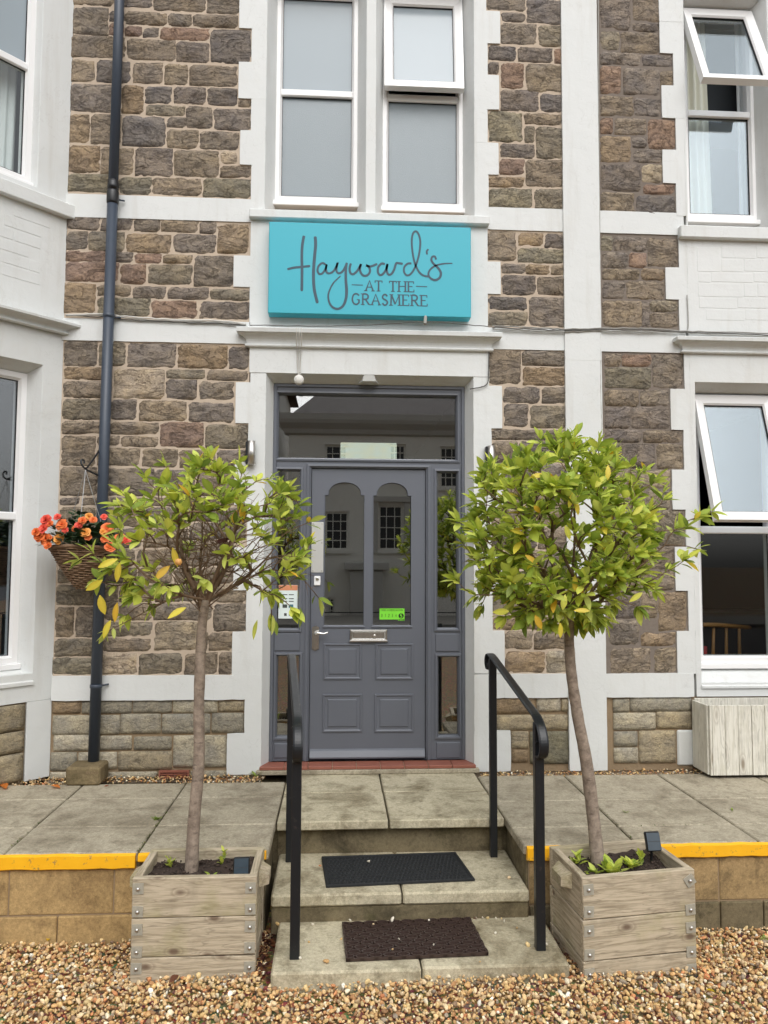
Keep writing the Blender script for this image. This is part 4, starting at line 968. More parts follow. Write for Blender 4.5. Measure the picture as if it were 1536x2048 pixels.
for o_ in (o_tr, o_l1, o_l2, o_r1, o_r2): pane(o_[0] + .002, o_[1] - .002, o_[2] + .002, o_[3] - .002, YF + .032, 'door_glass', dframe)
# the door itself
YD = YF + .014
dx0, dx1, dz0, dz1 = o_dr[0] + .004, o_dr[1] - .004, 0.475, o_dr[3] - .004
def arch(xa, xb, zbot, zsh, ztop, sh=.024, n=12):
    pts = [(xa, zbot), (xb, zbot), (xb, zsh), (xb - sh, zsh), (xb - sh, zsh + .012)]
    cx, rx = (xa + xb) / 2, (xb - xa) / 2 - sh; h = ztop - zsh - .012
    pts += [(cx + rx * math.cos(math.pi * i / n), zsh + .012 + h * math.sin(math.pi * i / n)) for i in range(1, n)]
    return pts + [(xa + sh, zsh + .012), (xa + sh, zsh), (xa, zsh)]
def dfx(x, y=1200): return PX(x, y, YD)
def dfz(y, x=740): return PZZ(x, y, YD)
a1 = arch(dfx(648, 1120), dfx(729, 1120), dfz(1252), dfz(990), dfz(964)); a2 = arch(dfx(745, 1120), dfx(823, 1120), dfz(1252), dfz(990), dfz(964))
leaf = MB().plate(rect(dx0, dx1, dz0, dz1), [a1, a2], YD, YD + .045, MF)
for a in (a1, a2):                                             # quirked edge round each arched light
    for pa, pb in zip(a, a[1:] + a[:1]): leaf.tube([(pa[0], YD + .003, pa[1]), (pb[0], YD + .003, pb[1])], .0055, 5)
leaf.box(a1[0][0] - .006, a1[1][0] + .006, YD - .008, YD + .02, a1[0][1] - .012, a1[0][1] - .001, .003).box(a2[0][0] - .006, a2[1][0] + .006, YD - .008, YD + .02, a2[0][1] - .012, a2[0][1] - .001, .003)
door = leaf.done('door', 'door_paint', house)
for (x0, y0, x1, y1) in ((648, 1288, 722, 1358), (752, 1288, 825, 1358), (646, 1389, 723, 1463), (750, 1389, 826, 1463)):
    a, c, d, e = RX(x0, y0, x1, y1, YD)
    p = MB().rim(a, c, d, e, [(-.004, YD - .0005), (-.002, YD - .007), (.006, YD - .008), (.014, YD - .0012), (.03, YD - .0012), (.036, YD - .007)], MF)
    p.box(a + .036, c - .036, YD - .007, YD - .0006, d + .036, e - .036); p.done('door_panel', 'door_paint', door)
for a in (a1, a2): pane(a[0][0] - .004, a[1][0] + .004, a[0][1] - .004, dfz(962), YD + .02, 'door_glass', door)
MB().add([(dx0 + .004, YD, dz0 + .06), (dx1 - .004, YD, dz0 + .06), (dx1 - .004, YD - .012, dz0 + .05), (dx0 + .004, YD - .012, dz0 + .05), (dx1 - .004, YD - .035, dz0 + .012), (dx0 + .004, YD - .035, dz0 + .012), (dx1 - .004, YD - .033, dz0 + .002), (dx0 + .004, YD - .033, dz0 + .002), (dx1 - .004, YD, dz0 + .002), (dx0 + .004, YD, dz0 + .002)], [(0, 1, 2, 3), (3, 2, 4, 5), (5, 4, 6, 7), (7, 6, 8, 9), (1, 8, 6, 4, 2), (0, 3, 5, 7, 9)]).done('weather_bar', 'door_paint', door)
x0, x1, z0, z1 = RX(622.5, 1044, 647, 1145, YD)
pp = MB().box(x0, x1, YD - .004, YD + .001, z0, z1, .0015).done('push_plate', 'push_plate', door)
sc_ = MB()
for u in (x0 + .012, x1 - .012):
    for z in (z0 + .012, (z0 + z1) / 2 + .03, z1 - .012): sc_.lathe([(.0001, -.0065), (.004, -.006), (.0055, -.004)], (u, YD, z), 8, 'Y')
sc_.done('screw', 'steel', pp)
x0, x1, z0, z1 = RX(628, 1152, 641, 1171, YD)
MB().box(x0, x1, YD - .012, YD + .001, z0, z1, .004).done('lock_box', 'upvc', door)
MB().lathe([(.008, -.02), (.011, -.018), (.011, -.005)], ((x0 + x1) / 2, YD, z0 + .045), 14, 'Y').done('lock_cylinder', 'chrome', door)
x0, x1, z0, z1 = RX(624, 1251, 638, 1301, YD)
hp = MB().plate([(x0, z0 + .012), ((x0 + x1) / 2, z0), (x1, z0 + .012), (x1, z1 - .012), ((x0 + x1) / 2, z1), (x0, z1 - .012)], [], YD - .008, YD, MF)
hd = hp.done('handle_plate', 'chrome', door)
zc = z1 - .052; xc = (x0 + x1) / 2
MB().tube(smooth_path([(xc, YD - .006, zc), (xc, YD - .04, zc), (xc + .02, YD - .05, zc + .005), (xc + .055, YD - .05, zc + .001), (xc + .085, YD - .046, zc + .01)], 5), [.011] * 5 + [.009] * 5 + [.0075] * 5 + [.006] * 5 + [.004], 10).done('door_lever', 'chrome', door, True)
x0, x1, z0, z1 = RX(700, 1259, 774, 1282, YD)
lp = MB().rim(x0, x1, z0, z1, [(0, YD), (0, YD - .012), (.012, YD - .014), (.02, YD - .006)], MF)
lp.box(x0 + .02, x1 - .02, YD - .008, YD, z0 + .018, z1 - .018, .003).box(x0 - .004, x1 + .004, YD - .02, YD - .001, z0 - .006, z0 + .008, .003)
letter = lp.done('letter_plate', 'chrome', door)
MB().lathe([(.004, -.016), (.009, -.014), (.009, -.004)], (x0 + (x1 - x0) * .66, YD, (z0 + z1) / 2 - .003), 12, 'Y').done('letter_knob', 'steel', letter)
# quarry tile threshold
ntl = 9; tl0, tl1 = XD0 - .005, XD1 + .005
thr = MB().box(tl0, tl1, -0.03, 0.2, 0.405, 0.452).done('threshold', 'step_concrete', house)
MB().box(tl0 - .02, tl1 + .02, -0.055, -0.0, TZ + .0025, 0.437, .004).done('threshold_edge', 'slab', thr)
for i in range(ntl):
    a, c = tl0 + (tl1 - tl0) * i / ntl, tl0 + (tl1 - tl0) * (i + 1) / ntl
    MB().box(a + .0015, c - .0015, -0.042 + random.uniform(-.001, .001), 0.098, 0.438, 0.459, .003).done('tile', 'terracotta', thr)
# terracotta air brick
x0, x1, z0, z1 = RX(318, 1541, 378, 1556, -.02)
ab = MB().rim(x0, x1, z0, z1, [(0, -.004), (0, -.028), (.008, -.028), (.008, -.012)], MF)
for k in range(3): ab.box(x0 + .006, x1 - .006, -.026, -.01, z0 + .009 + k * .013, z0 + .014 + k * .013)
ab.box(x0 + .004, x1 - .004, -.011, -.004, z0 + .004, z1 - .004); ab.done('air_brick', 'terracotta', house)
# lamp box behind the fanlight, notices on the glass
x0, x1, z0, z1 = RX(681, 886, 793, 919, YF + .08)
lamp = MB().box(x0, x1, YF + .065, YF + .14, z0, z1, .004).done('light_box', 'lamp_glow')
tag(lamp, 'lit pale rectangular light box behind the glass above the door', 'light')
x0, x1, z0, z1 = RX(557, 1170, 595, 1237, YF + .028)
nb = tag(MB().box(x0, x1, YF + .028, YF + .0305, z0, z1).done('notice', 'paper'), 'pale printed notice with orange header in the left side light', 'notice')
h_ = z1 - z0; w_ = x1 - x0
MB().box(x0 + .001, x1 - .001, YF + .0268, YF + .0281, z1 - h_ * .16, z1 - .001).done('header', 'paper_orange', nb)
pr_ = MB()
for fy in (.70, .58, .50): 
    for a, c in ((.22, .46), (.54, .80)): pr_.box(x0 + w_ * a, x0 + w_ * c, YF + .0268, YF + .0281, z0 + h_ * fy, z0 + h_ * (fy + .025))
for a, c, e, g in ((.22, .46, .32, .42), (.30, .44, .08, .16), (.56, .70, .08, .16)): pr_.box(x0 + w_ * a, x0 + w_ * c, YF + .0266, YF + .0281, z0 + h_ * e, z0 + h_ * g)
pr_.done('print', 'print_dark', nb)
MB().box(x0 + w_ * .54, x0 + w_ * .78, YF + .0264, YF + .0281, z0 + h_ * .32, z0 + h_ * .42).done('print_block', 'print_blue', nb)
x0, x1, z0, z1 = RX(759, 1217, 809, 1239, YD + .017); w_, h_ = x1 - x0, z1 - z0
ys = YD + .0165
stk = tag(MB().box(x0, x1, ys, ys + .0025, z0, z1).box(x1 - w_ * .26, x1, ys, ys + .0025, z0 - h_ * .1, z0).done('rating_sticker', 'sticker_green'), 'bright green hygiene rating sticker on the right door glass', 'sticker')
# ------------------------------------------------------------------ lettering as flat raised strokes
GL = {'A': (.95, [[(0, 0), (.5, 1), (1, 0)], [(.19, .36), (.81, .36)]]), 'T': (.9, [[(0, 1), (1, 1)], [(.5, 1), (.5, 0)]]), 'H': (1.0, [[(0.08, 0), (0.08, 1)], [(.92, 0), (.92, 1)], [(.08, .52), (.92, .52)]]),
 'E': (.78, [[(.08, 1), (.08, 0)], [(.08, 1), (.95, 1)], [(.08, .52), (.75, .52)], [(.08, 0), (1, 0)]]), 'G': (.95, [[(.9, .82), (.72, .96), (.45, 1), (.18, .86), (.04, .5), (.18, .14), (.48, 0), (.75, .06), (.92, .2)], [(.92, .14), (.92, .44)], [(.62, .44), (1.0, .44)]]),
 'R': (.88, [[(.08, 0), (.08, 1)], [(.08, 1), (.5, 1), (.76, .9), (.82, .74), (.74, .58), (.5, .5), (.08, .5)], [(.45, .5), (.95, 0)]]), 'S': (.72, [[(.88, .82), (.66, .98), (.34, .98), (.1, .8), (.2, .6), (.76, .42), (.92, .22), (.7, .02), (.34, 0), (.08, .18)]]),
 'M': (1.2, [[(.06, 0), (.1, 1)], [(.1, 1), (.5, .1)], [(.5, .1), (.9, 1)], [(.9, 1), (.94, 0)]]), 'F': (.75, [[(.08, 0), (.08, 1), (.95, 1)], [(.08, .5), (.75, .5)]]), 'O': (1.0, [[(.5, 1), (.15, .84), (.02, .5), (.15, .16), (.5, 0), (.85, .16), (.98, .5), (.85, .84), (.5, 1)]]),
 'D': (.9, [[(.08, 0), (.08, 1), (.5, 1), (.88, .8), (.95, .5), (.88, .2), (.5, 0), (.08, 0)]]), 'Y': (.9, [[(0, 1), (.5, .5), (1, 1)], [(.5, .5), (.5, 0)]]), 'I': (.3, [[(.5, 0), (.5, 1)]]), 'N': (.9, [[(.05, 0), (.05, 1), (.95, 0), (.95, 1)]]), 'V': (.9, [[(0, 1), (.5, 0), (1, 1)]]),
 'U': (.9, [[(.05, 1), (.05, .3), (.25, .02), (.7, .02), (.95, .3), (.95, 1)]]),
 '0': (.7, [[(.5, 1), (.1, .8), (.1, .2), (.5, 0), (.9, .2), (.9, .8), (.5, 1)]]), '1': (.5, [[(.2, .8), (.6, 1), (.6, 0)]]), '2': (.7, [[(.1, .8), (.5, 1), (.9, .75), (.1, 0), (.95, 0)]]), '3': (.7, [[(.1, .9), (.6, 1), (.85, .75), (.5, .52), (.9, .25), (.5, 0), (.1, .1)]]), '4': (.75, [[(.75, 0), (.75, 1), (.05, .3), (1, .3)]]), '5': (.7, [[(.9, 1), (.2, 1), (.15, .55), (.6, .6), (.9, .3), (.6, 0), (.1, .08)]])}
def ribbon(mb, pts, w, d0, th, M, i=[0]):
    i[0] = (i[0] + 1) % 40; d0 = d0 - i[0] * 1.2e-5
    P = [Vector((p[0], p[1])) for p in pts]; k = len(P); L, Rr = [], []
    ws = w if isinstance(w, list) else [w] * k
    for a in range(k):
        t = P[min(a + 1, k - 1)] - P[max(a - 1, 0)]; t.normalize(); nn = Vector((-t.y, t.x))
        L.append(P[a] + nn * ws[a] / 2); Rr.append(P[a] - nn * ws[a] / 2)
    vs = [M(p.x, d0, p.y) for p in L] + [M(p.x, d0, p.y) for p in Rr] + [M(p.x, d0 + th, p.y) for p in L] + [M(p.x, d0 + th, p.y) for p in Rr]
    fs = []
    for a in range(k - 1):
        fs += [(a, a + 1, k + a + 1, k + a), (2 * k + a, 2 * k + a + 1, a + 1, a), (k + a, k + a + 1, 3 * k + a + 1, 3 * k + a)]
    fs += [(0, k, 3 * k, 2 * k), (k - 1, 3 * k - 1, 4 * k - 1, 2 * k - 1)]
    mb.add(vs, fs)
def letters(mb, text, u0, u1, z0, z1, d, M, thick, thin, serif=False, gap=.26):
    h = z1 - z0; tot = sum((GL[c][0] if c != ' ' else .45) for c in text) + gap * (len(text) - 1); sc = (u1 - u0) / tot; u = u0
    for c in text:
        if c == ' ': u += (.45 + gap) * sc; continue
        gw, st = GL[c]; W_ = gw * sc; tall = h
        for pl in st:
            pts = [(u + p[0] * W_, z0 + p[1] * tall) for p in pl]
            if len(pl) > 4: pts = [(q.x, q.y) for q in smooth_path([(p[0], p[1], 0) for p in pts], 4)]
            vert = len(pl) == 2 and abs(pl[0][0] - pl[1][0]) < .2 * 1
            heavy = vert or len(pl) > 4 or (c == 'A' and len(pl) == 3) or (c == 'R' and pl[0] == (.45, .5)) or (c == 'M' and pl[0] == (.1, 1) and pl[1] == (.5, .1))
            ribbon(mb, pts, thick if heavy else thin, d, .0012, M)
            if serif and vert:
                for (q, e) in ((pts[0], 0), (pts[1], 1)):
                    if c == 'T' and q[1] > z0 + h / 2: continue
                    if c == 'G': continue
                    ribbon(mb, [(q[0] - thick * 1.15, q[1]), (q[0] + thick * 1.15, q[1])], thin * .9, d, .0012, M)
        if serif and c == 'A':
            for q in (u, u + W_): ribbon(mb, [(q - thick, z0), (q + thick, z0)], thin * .9, d, .0012, M)
        if serif and c in 'TE':
            for q in ((u, u + W_) if c == 'T' else (u + W_ * .95,)): ribbon(mb, [(q, z1 + thin * .3), (q, z1 - h * .2)], thin * .9, d, .0012, M)
            if c == 'E': ribbon(mb, [(u + W_, z0 - thin * .3), (u + W_, z0 + h * .22)], thin * .9, d, .0012, M)
        if serif and c == 'R': ribbon(mb, [(u + W_ * .95, z0), (u + W_ * .95 + thick, z0)], thin * .9, d, .0012, M)
        u += (gw + gap) * sc
inkb = MB()
letters(inkb, 'FOOD HYGIENE RATING', x0 + w_ * .06, x0 + w_ * .92, z0 + h_ * .78, z0 + h_ * .92, ys - .0008, MF, .0014, .0012)
for k, ch in enumerate('01234'): letters(inkb, ch, x0 + w_ * (.07 + .14 * k), x0 + w_ * (.12 + .14 * k), z0 + h_ * .24, z0 + h_ * .5, ys - .0008, MF, .002, .002)
inkb.done('print', 'sticker_ink', stk)
rc = (x0 + w_ * .865, z0 + h_ * .34); nn_ = 16
ring = MB(); ring.add([MF(rc[0] + r_ * math.cos(2 * math.pi * i / nn_), ys - .0006, rc[1] + r_ * math.sin(2 * math.pi * i / nn_)) for r_ in (h_ * .24, h_ * .0001) for i in range(nn_)], [(i, (i + 1) % nn_, nn_ + (i + 1) % nn_, nn_ + i) for i in range(nn_)])
ring.done('rating_disc', 'sticker_ink', stk)
fv_ = MB(); letters(fv_, '5', rc[0] - h_ * .09, rc[0] + h_ * .09, rc[1] - h_ * .15, rc[1] + h_ * .15, ys - .0018, MF, .004, .004); fv_.done('rating_number', 'sticker_green', stk)
vg = MB(); letters(vg, 'VERY GOOD', x1 - w_ * .24, x1 - w_ * .02, z0 - h_ * .06, z0 + h_ * .04, ys - .0008, MF, .0012, .001); vg.done('rating_words', 'sticker_ink', stk)

# ------------------------------------------------------------------ the sign
YS = -0.115
sx0, sx1 = 0.5 * (PX(537, 443, YS) + PX(537, 625, YS)), 0.5 * (PX(942, 455, YS) + PX(942, 636, YS))
sz0, sz1 = 0.5 * (PZZ(537, 625, YS) + PZZ(942, 636, YS)), 0.5 * (PZZ(537, 443, YS) + PZZ(942, 455, YS))
sign = tag(MB().box(sx0, sx1, YS, WF - .004, sz0, sz1, .004).done('sign', 'sign_teal'), 'turquoise rectangular name sign with dark script lettering above the door', 'sign')
def sg(p):
    q = PY(560 + p[0] / 4.2667, 450 + p[1] / 4.2667, YS); return (q.x, q.z)
HW = [([(205,92),(195,140),(188,200),(186,280),(188,380),(187,470),(186,565)], 22), ([(62,378),(120,364),(190,357),(258,350)], 18), ([(300,98),(304,170),(296,260),(288,360),(286,460),(294,560),(320,668)], 24),
 ([(388,335),(360,326),(330,350),(320,390),(335,418),(362,412),(388,375),(398,335),(392,370),(400,405),(425,412),(455,395),(478,360),(492,322),(482,365),(484,398),(505,412),(535,395),(558,355),(570,322)], 17),
 ([(570,322),(562,380),(562,470),(568,560),(562,630),(538,690),(495,716),(450,702),(420,660),(412,600),(428,545),(460,490),(518,434)], [19,20,22,23,22,20,19,18,16,14,13,12,9]),
 ([(604,328),(594,370),(600,408),(622,420),(652,400),(676,365),(690,335),(682,380),(694,415),(720,434),(752,424),(768,392),(758,358),(736,344),(772,354),(830,332)], 18),
 ([(895,334),(866,330),(838,362),(836,405),(856,428),(886,410),(910,365),(916,332),(910,380),(922,420),(948,420),(972,385),(990,330),(1010,326),(1048,332)], 18),
 ([(1122,328),(1090,330),(1062,358),(1058,398),(1078,428),(1108,424),(1140,385),(1168,320),(1190,230),(1197,140),(1182,78),(1158,54),(1134,76),(1124,140),(1132,240),(1152,330),(1186,400),(1226,432),(1272,440)], 16),
 ([(1266,206),(1252,226),(1256,252)], 15),
 ([(1332,296),(1322,270),(1300,272),(1292,300),(1312,332),(1348,366),(1372,408),(1362,450),(1326,470),(1286,456),(1266,420),(1284,378),(1330,346),(1400,330),(1472,327)], [15,16,17,17,18,19,20,20,20,18,16,15,14,12,8])]
pxm = (sg((1000, 300))[0] - sg((0, 300))[0]) / 1000
script = MB()
for pts, w in HW:
    q = [sg(p) for p in pts]; P = smooth_path([(a, c, 0) for a, c in q], 6); n_ = len(P)
    ws = [(w if not isinstance(w, list) else (w[min(int(i / 6), len(w) - 1)] * (1 - (i % 6) / 6) + w[min(int(i / 6) + 1, len(w) - 1)] * ((i % 6) / 6))) * pxm for i in range(n_)]
    ws = [max(x * 1.08, .0045) for x in ws]
    if True: ws[0] *= .7; ws[-1] *= .55
    ribbon(script, [(p.x, p.y) for p in P], ws, YS - .001, .0014, MF)
script.done('lettering', 'sign_ink', sign)
lt = MB()
a, c = sg((732, 562)), sg((1143, 482)); letters(lt, 'AT THE', a[0], c[0], sg((940, 566))[1], sg((940, 480))[1], YS - .001, MF, 14 * pxm, 8 * pxm, True)
a, c = sg((614, 674)), sg((1256, 606)); letters(lt, 'GRASMERE', a[0], c[0], sg((935, 684))[1], sg((935, 594))[1], YS - .001, MF, 14 * pxm, 8 * pxm, True, .3)
for (p, q) in (((612, 510), (708, 513)), ((1160, 523), (1256, 527))): ribbon(lt, [sg(p), sg(q)], 7 * pxm, YS - .001, .0012, MF)
lt.done('small_lettering', 'sign_ink', sign)
tag(MB().tube([PY(850, 641, -.03), PY(851, 634, -.13), PY(850, 648, -.15)], .011, 8).done('cable_gland', 'cable_grey'), 'small grey cable fitting under the turquoise sign', 'fitting')

# ------------------------------------------------------------------ rainwater pipe
def pw(x, y): return PY(x, y, -.075)
pT, pC, pB = pw(239, 0), pw(228, 385), pw(187, 1525)
ptop = pT + (pT - pB).normalized() * 1.2
pipe = tag(empty('drain_pipe', (pB.x, pB.y, pB.z)), 'dark slate blue rainwater pipe running down the stone wall', 'drainpipe')
pd = (ptop - pB).normalized()
def on(yp): t = (PZZ(215, yp, -.075) - pB.z) / (ptop.z - pB.z); return pB + (ptop - pB) * t
MB().tube([pB, on(400)], .0345, 20).done('lower_pipe', 'pipe_paint', pipe, True)
MB().tube([on(402), ptop], .032, 20).done('upper_pipe', 'pipe_paint', pipe, True)
MB().tube([on(408), on(404), on(384), on(381)], [.036, .0395, .0395, .036], 20).tube([on(380), on(370), on(369), on(366), on(365), on(361)], [.036, .0375, .035, .0375, .035, .036], 20).done('coupling', 'black_plastic', pipe, True)
for yp in (396, 632, 1372):
    q = on(yp); MB().tube([q - pd * .012, q - pd * .01, q + pd * .01, q + pd * .012], [.035, .0385, .0385, .035], 20).box(q.x - .012, q.x + .012, q.y + .03, .0, q.z - .01, q.z + .01).tube([(q.x + .03, q.y + .02, q.z), (q.x + .065, -.03, q.z + .005)], .006, 6).done('pipe_bracket', 'pipe_paint', pipe, True)
# the block the pipe discharges on
bt = MB().box(PX(134, 1560, -.2), PX(203, 1560, -.2), -.235, -.045, TZ, TZ + .112, .012)
for q in bt.v: q.x += .02 * (TZ + .06 - q.z); q.y += random.uniform(-.003, .003)
blk = tag(bt.done('concrete_block', 'rough_block'), 'mossy stone block standing under the foot of the rainwater pipe', 'block')
lb = MB(); bx = PX(160, 1548, -.256)
letters(lb, 'RUOS', bx + .03, bx + .105, TZ + .072, TZ + .086, -.2375, MF, .0025, .002); lb.done('carved_letters', 'mortar_brown', blk)

# ------------------------------------------------------------------ cables, sensor, wall lamps
def run(pts, r, Y, wob=.004, n=40):
    P = smooth_path([PY(x, y, Y) for x, y in pts], max(2, n // len(pts)))
    return [p + Vector((0, random.uniform(-.5, 0) * wob, random.uniform(-1, 1) * wob)) for p in P]
kb = tag(empty('cable_bundle', PY(300, 640, -.03)), 'bundle of thin grey cables clipped along the wall at sign height', 'cable')
for off, m_, r_, Y in ((0, 'cable_white', .0045, -.026), (3, 'cable_grey', .004, -.03), (6, 'cable_dark', .0035, -.026)):
    MB().tube(run([(132, 629 + off * .4), (205, 628 + off), (240, 632 + off), (330, 638 + off), (430, 641 + off), (492, 648 + off * .6)], r_, Y, .003), r_, 6).done('cable', m_, kb, True)
kc = tag(empty('cable_bundle', PY(1050, 655, -.03)), 'grey cables sagging along the wall right of the sign', 'cable')
for off, m_, r_, Y in ((0, 'cable_grey', .0045, -.034), (3, 'cable_dark', .004, -.036), (6, 'cable_grey', .0035, -.034)):
    MB().tube(run([(985, 652 + off), (1060, 655 + off), (1125, 658 + off), (1200, 657 + off * .8), (1280, 657 + off), (1360, 662 + off * .5), (1450, 664 + off), (1560, 668 + off)], r_, Y, .003, 60), r_, 6).done('cable', m_, kc, True)
MB().tube(run([(500, 650), (620, 652), (740, 650), (850, 644), (940, 650), (985, 654)], .003, -.125, .002), .003, 6).done('cable', 'cable_dark', kc, True)
tag(MB().tube([p for p in run([(1196, -60), (1197, 200), (1199, 450), (1200, 660), (1201, 780), (1204, 880)], .0045, -.024, .0018, 90)], .0042, 6).done('vertical_cable', 'cable_grey', None, True), 'thin grey cable running up the right edge of the white pilaster', 'cable')
tag(MB().tube(run([(1374, 590), (1376, 655), (1362, 664)], .003, -.024, .001), .003, 6).done('vertical_cable', 'cable_grey', None, True), 'short grey cable dropping beside the right apron panel', 'cable')
tag(MB().tube(run([(978, 690), (977, 745), (972, 770), (940, 778)], .004, -.03, .001), .004, 6).done('vertical_cable', 'cable_dark', None, True), 'black cable looping into the top right corner of the doorway', 'cable')
sn = tag(empty('door_sensor', PY(598, 760, -.04)), 'white round sensor hanging on wires above the door', 'sensor')
q = PY(598, 760, -.045)
MB().lathe([(.0005, -.022), (.024, -.02), (.034, -.008), (.034, .01), (.02, .018), (.0005, .02)], q, 18, 'Y').done('sensor_head', 'cable_white', sn, True)
for dx in (-5, 0, 5): MB().tube([PY(598 + dx, 655, -.13), PY(598 + dx, 672, -.10), PY(598 + dx, 695, -.06), PY(598 + dx * .8, 700, -.03), PY(598 + dx * .5, 745, -.03), PY(598, 756, -.03)], .003, 6).done('wire', 'cable_white', sn, True)
def wall_lamp(x, ya, yb, label):
    a, c = PY(x, yb, -.05), PY(x, ya, -.05)
    w = tag(empty('wall_lamp', (a.x, -.02, a.z)), label, 'lamp', 'steel wall lamps flanking the door')
    MB().lathe([(.02, 0), (.026, .001), (.026, c.z - a.z), (.02, c.z - a.z + .001)], (a.x + .008, -.05, a.z), 18).done('lamp_body', 'steel', w, True)
    MB().box(a.x - .03, a.x - .012, -.06, -.017, a.z + .003, c.z - .003, .003).done('back_plate', 'black_plastic', w)
wall_lamp(500, 882, 929, 'steel up-down wall lamp on the white quoins left of the door'); wall_lamp(980, 892, 937, 'steel up-down wall lamp on the white quoins right of the door')

# ------------------------------------------------------------------ handrails
def handrail(front, rear, label):
    hr = tag(empty('handrail', (front[0], front[1], .09)), label, 'handrail', 'black iron handrails beside the steps')
    fx_, fy_ = front; rx_, ry_ = rear; zf, zr = 1.07, 1.285
    MB().box(fx_ - .021, fx_ + .021, fy_ - .021, fy_ + .021, .085, zf - .0, .003).done('post', 'iron', hr)
    MB().box(rx_ - .019, rx_ + .019, ry_ - .019, ry_ + .019, .215, zr - .02, .003).done('post', 'iron', hr)
    def at(y): t = (y - fy_) / (ry_ - fy_); return fx_ + (rx_ - fx_) * t
    # rear scroll curls back and down towards the door
    cy, cz = ry_ + .045, zr - .052
    rear_sc = [(cy + r_ * math.cos(R(a)), cz + r_ * math.sin(R(a))) for a, r_ in ((-200, .014), (-150, .018), (-100, .026), (-50, .036), (0, .044), (45, .05), (90, .052))]
    ya, za, yb, zb = ry_ + .005, zr - .004, fy_ + .03, 1.098
    mid = [(ya + (yb - ya) * t, za + (zb - za) * t) for t in (.03, .12, .3, .5, .7, .88, 1.0)]
    front_sc = [(fy_ - .03, 1.066), (fy_ - .062, 1.028), (fy_ - .076, .985), (fy_ - .066, .945), (fy_ - .036, .924), (fy_ - .004, .936), (fy_ + .01, .964), (fy_ - .004, .99), (fy_ - .026, .986)]
    path = smooth_path([(at(y), y, z) for y, z in rear_sc + mid + front_sc], 4)
    MB().bar(path[::-1], .042, .011, (1, 0, 0)).done('rail', 'iron', hr)
handrail((-0.170, -1.735), (-0.240, -1.0), 'black iron handrail with scrolled ends on the left of the steps')
handrail((0.905, -1.712), (0.846, -0.981), 'black iron handrail with scrolled ends on the right of the steps')

# ------------------------------------------------------------------ door mats
q = [PZ(643, 1712, .235), PZ(912, 1703, .235), PZ(950, 1756, .235), PZ(652, 1770, .235)]
bm_ = tag(empty('door_mat', ((q[0].x + q[2].x) / 2, (q[0].y + q[2].y) / 2, .221)), 'flat black rubber mat on the middle step', 'mat')
def quadM(c):
    def M(u, d, v):
        p = c[3].lerp(c[2], u).lerp(c[0].lerp(c[1], u), v); return Vector((p.x, p.y, d))
    return M
Mm = quadM(q)
MB().box(0, 1, .2215, .230, 0, 1, .0, M=lambda a, b, c: Mm(a, b, c)).done('mat_base', 'rubber_black', bm_)
nb_ = MB().rim(0.0, 1.0, 0.0, 1.0, [(0.0, .230), (.004, .234), (.02, .2345), (.024, .230)], Mm)
for i in range(34):
    for j in range(11):
        u, v = .035 + (i + .5 * (j % 2)) * .0272, .07 + j * .083
        if u > .965: continue
        nb_.add([Mm(u + .011 * math.cos(t), .230, v + .034 * math.sin(t)) for t in [k * math.pi / 3 for k in range(6)]] + [Mm(u + .008 * math.cos(t), .2345, v + .025 * math.sin(t)) for t in [k * math.pi / 3 for k in range(6)]], [(k, (k + 1) % 6, 6 + (k + 1) % 6, 6 + k) for k in range(6)] + [(6, 7, 8, 9, 10, 11)])
tag(nb_.done('studs', 'rubber_black', bm_), kind='stuff')
q2 = [PZ(684, 1845, .105), PZ(940, 1835, .105), PZ(977, 1905, .105), PZ(692, 1918, .105)]
hm = tag(empty('door_mat', ((q2[0].x + q2[2].x) / 2, (q2[0].y + q2[2].y) / 2, .0915)), 'brown rubber mat of linked rings on the bottom step', 'mat')
M2 = quadM(q2); rg = MB()
nx_, ny_ = 10, 9
for j in range(ny_):
    for i in range(nx_ + (0 if j % 2 else 1)):
        u = (i + (.5 if j % 2 else 0)) / nx_; v = .05 + j * .9 / (ny_ - 1); cx_ = .015 + u * .97
        n_ = 10; A = [k * 2 * math.pi / n_ for k in range(n_)]
        def rr(a, c, d): return [M2(min(1, max(0, cx_ + a * math.cos(t))), d, min(1.0, max(0.0, v + c * math.sin(t)))) for t in A]
        V = rr(.05, .06, .0925) + rr(.047, .056, .109) + rr(.039, .042, .109) + rr(.034, .036, .0925)
        rg.add(V, [(s_ * n_ + k, s_ * n_ + (k + 1) % n_, (s_ + 1) * n_ + (k + 1) % n_, (s_ + 1) * n_ + k) for s_ in range(3) for k in range(n_)])
MB().box(.004, .996, .0915, .0935, .008, .992, M=M2).done('mat_base', 'rubber_base', hm)
rg.rim(0, 1, 0, 1, [(0, .0925), (0, .105), (.012, .106), (.014, .0925)], M2)
for (a, c) in ((.0, .014), (.986, 1.0)): rg.box(a, c, .0925, .1055, 0, 1, M=M2)
tag(rg.done('rings', 'rubber_brown', hm), kind='stuff')
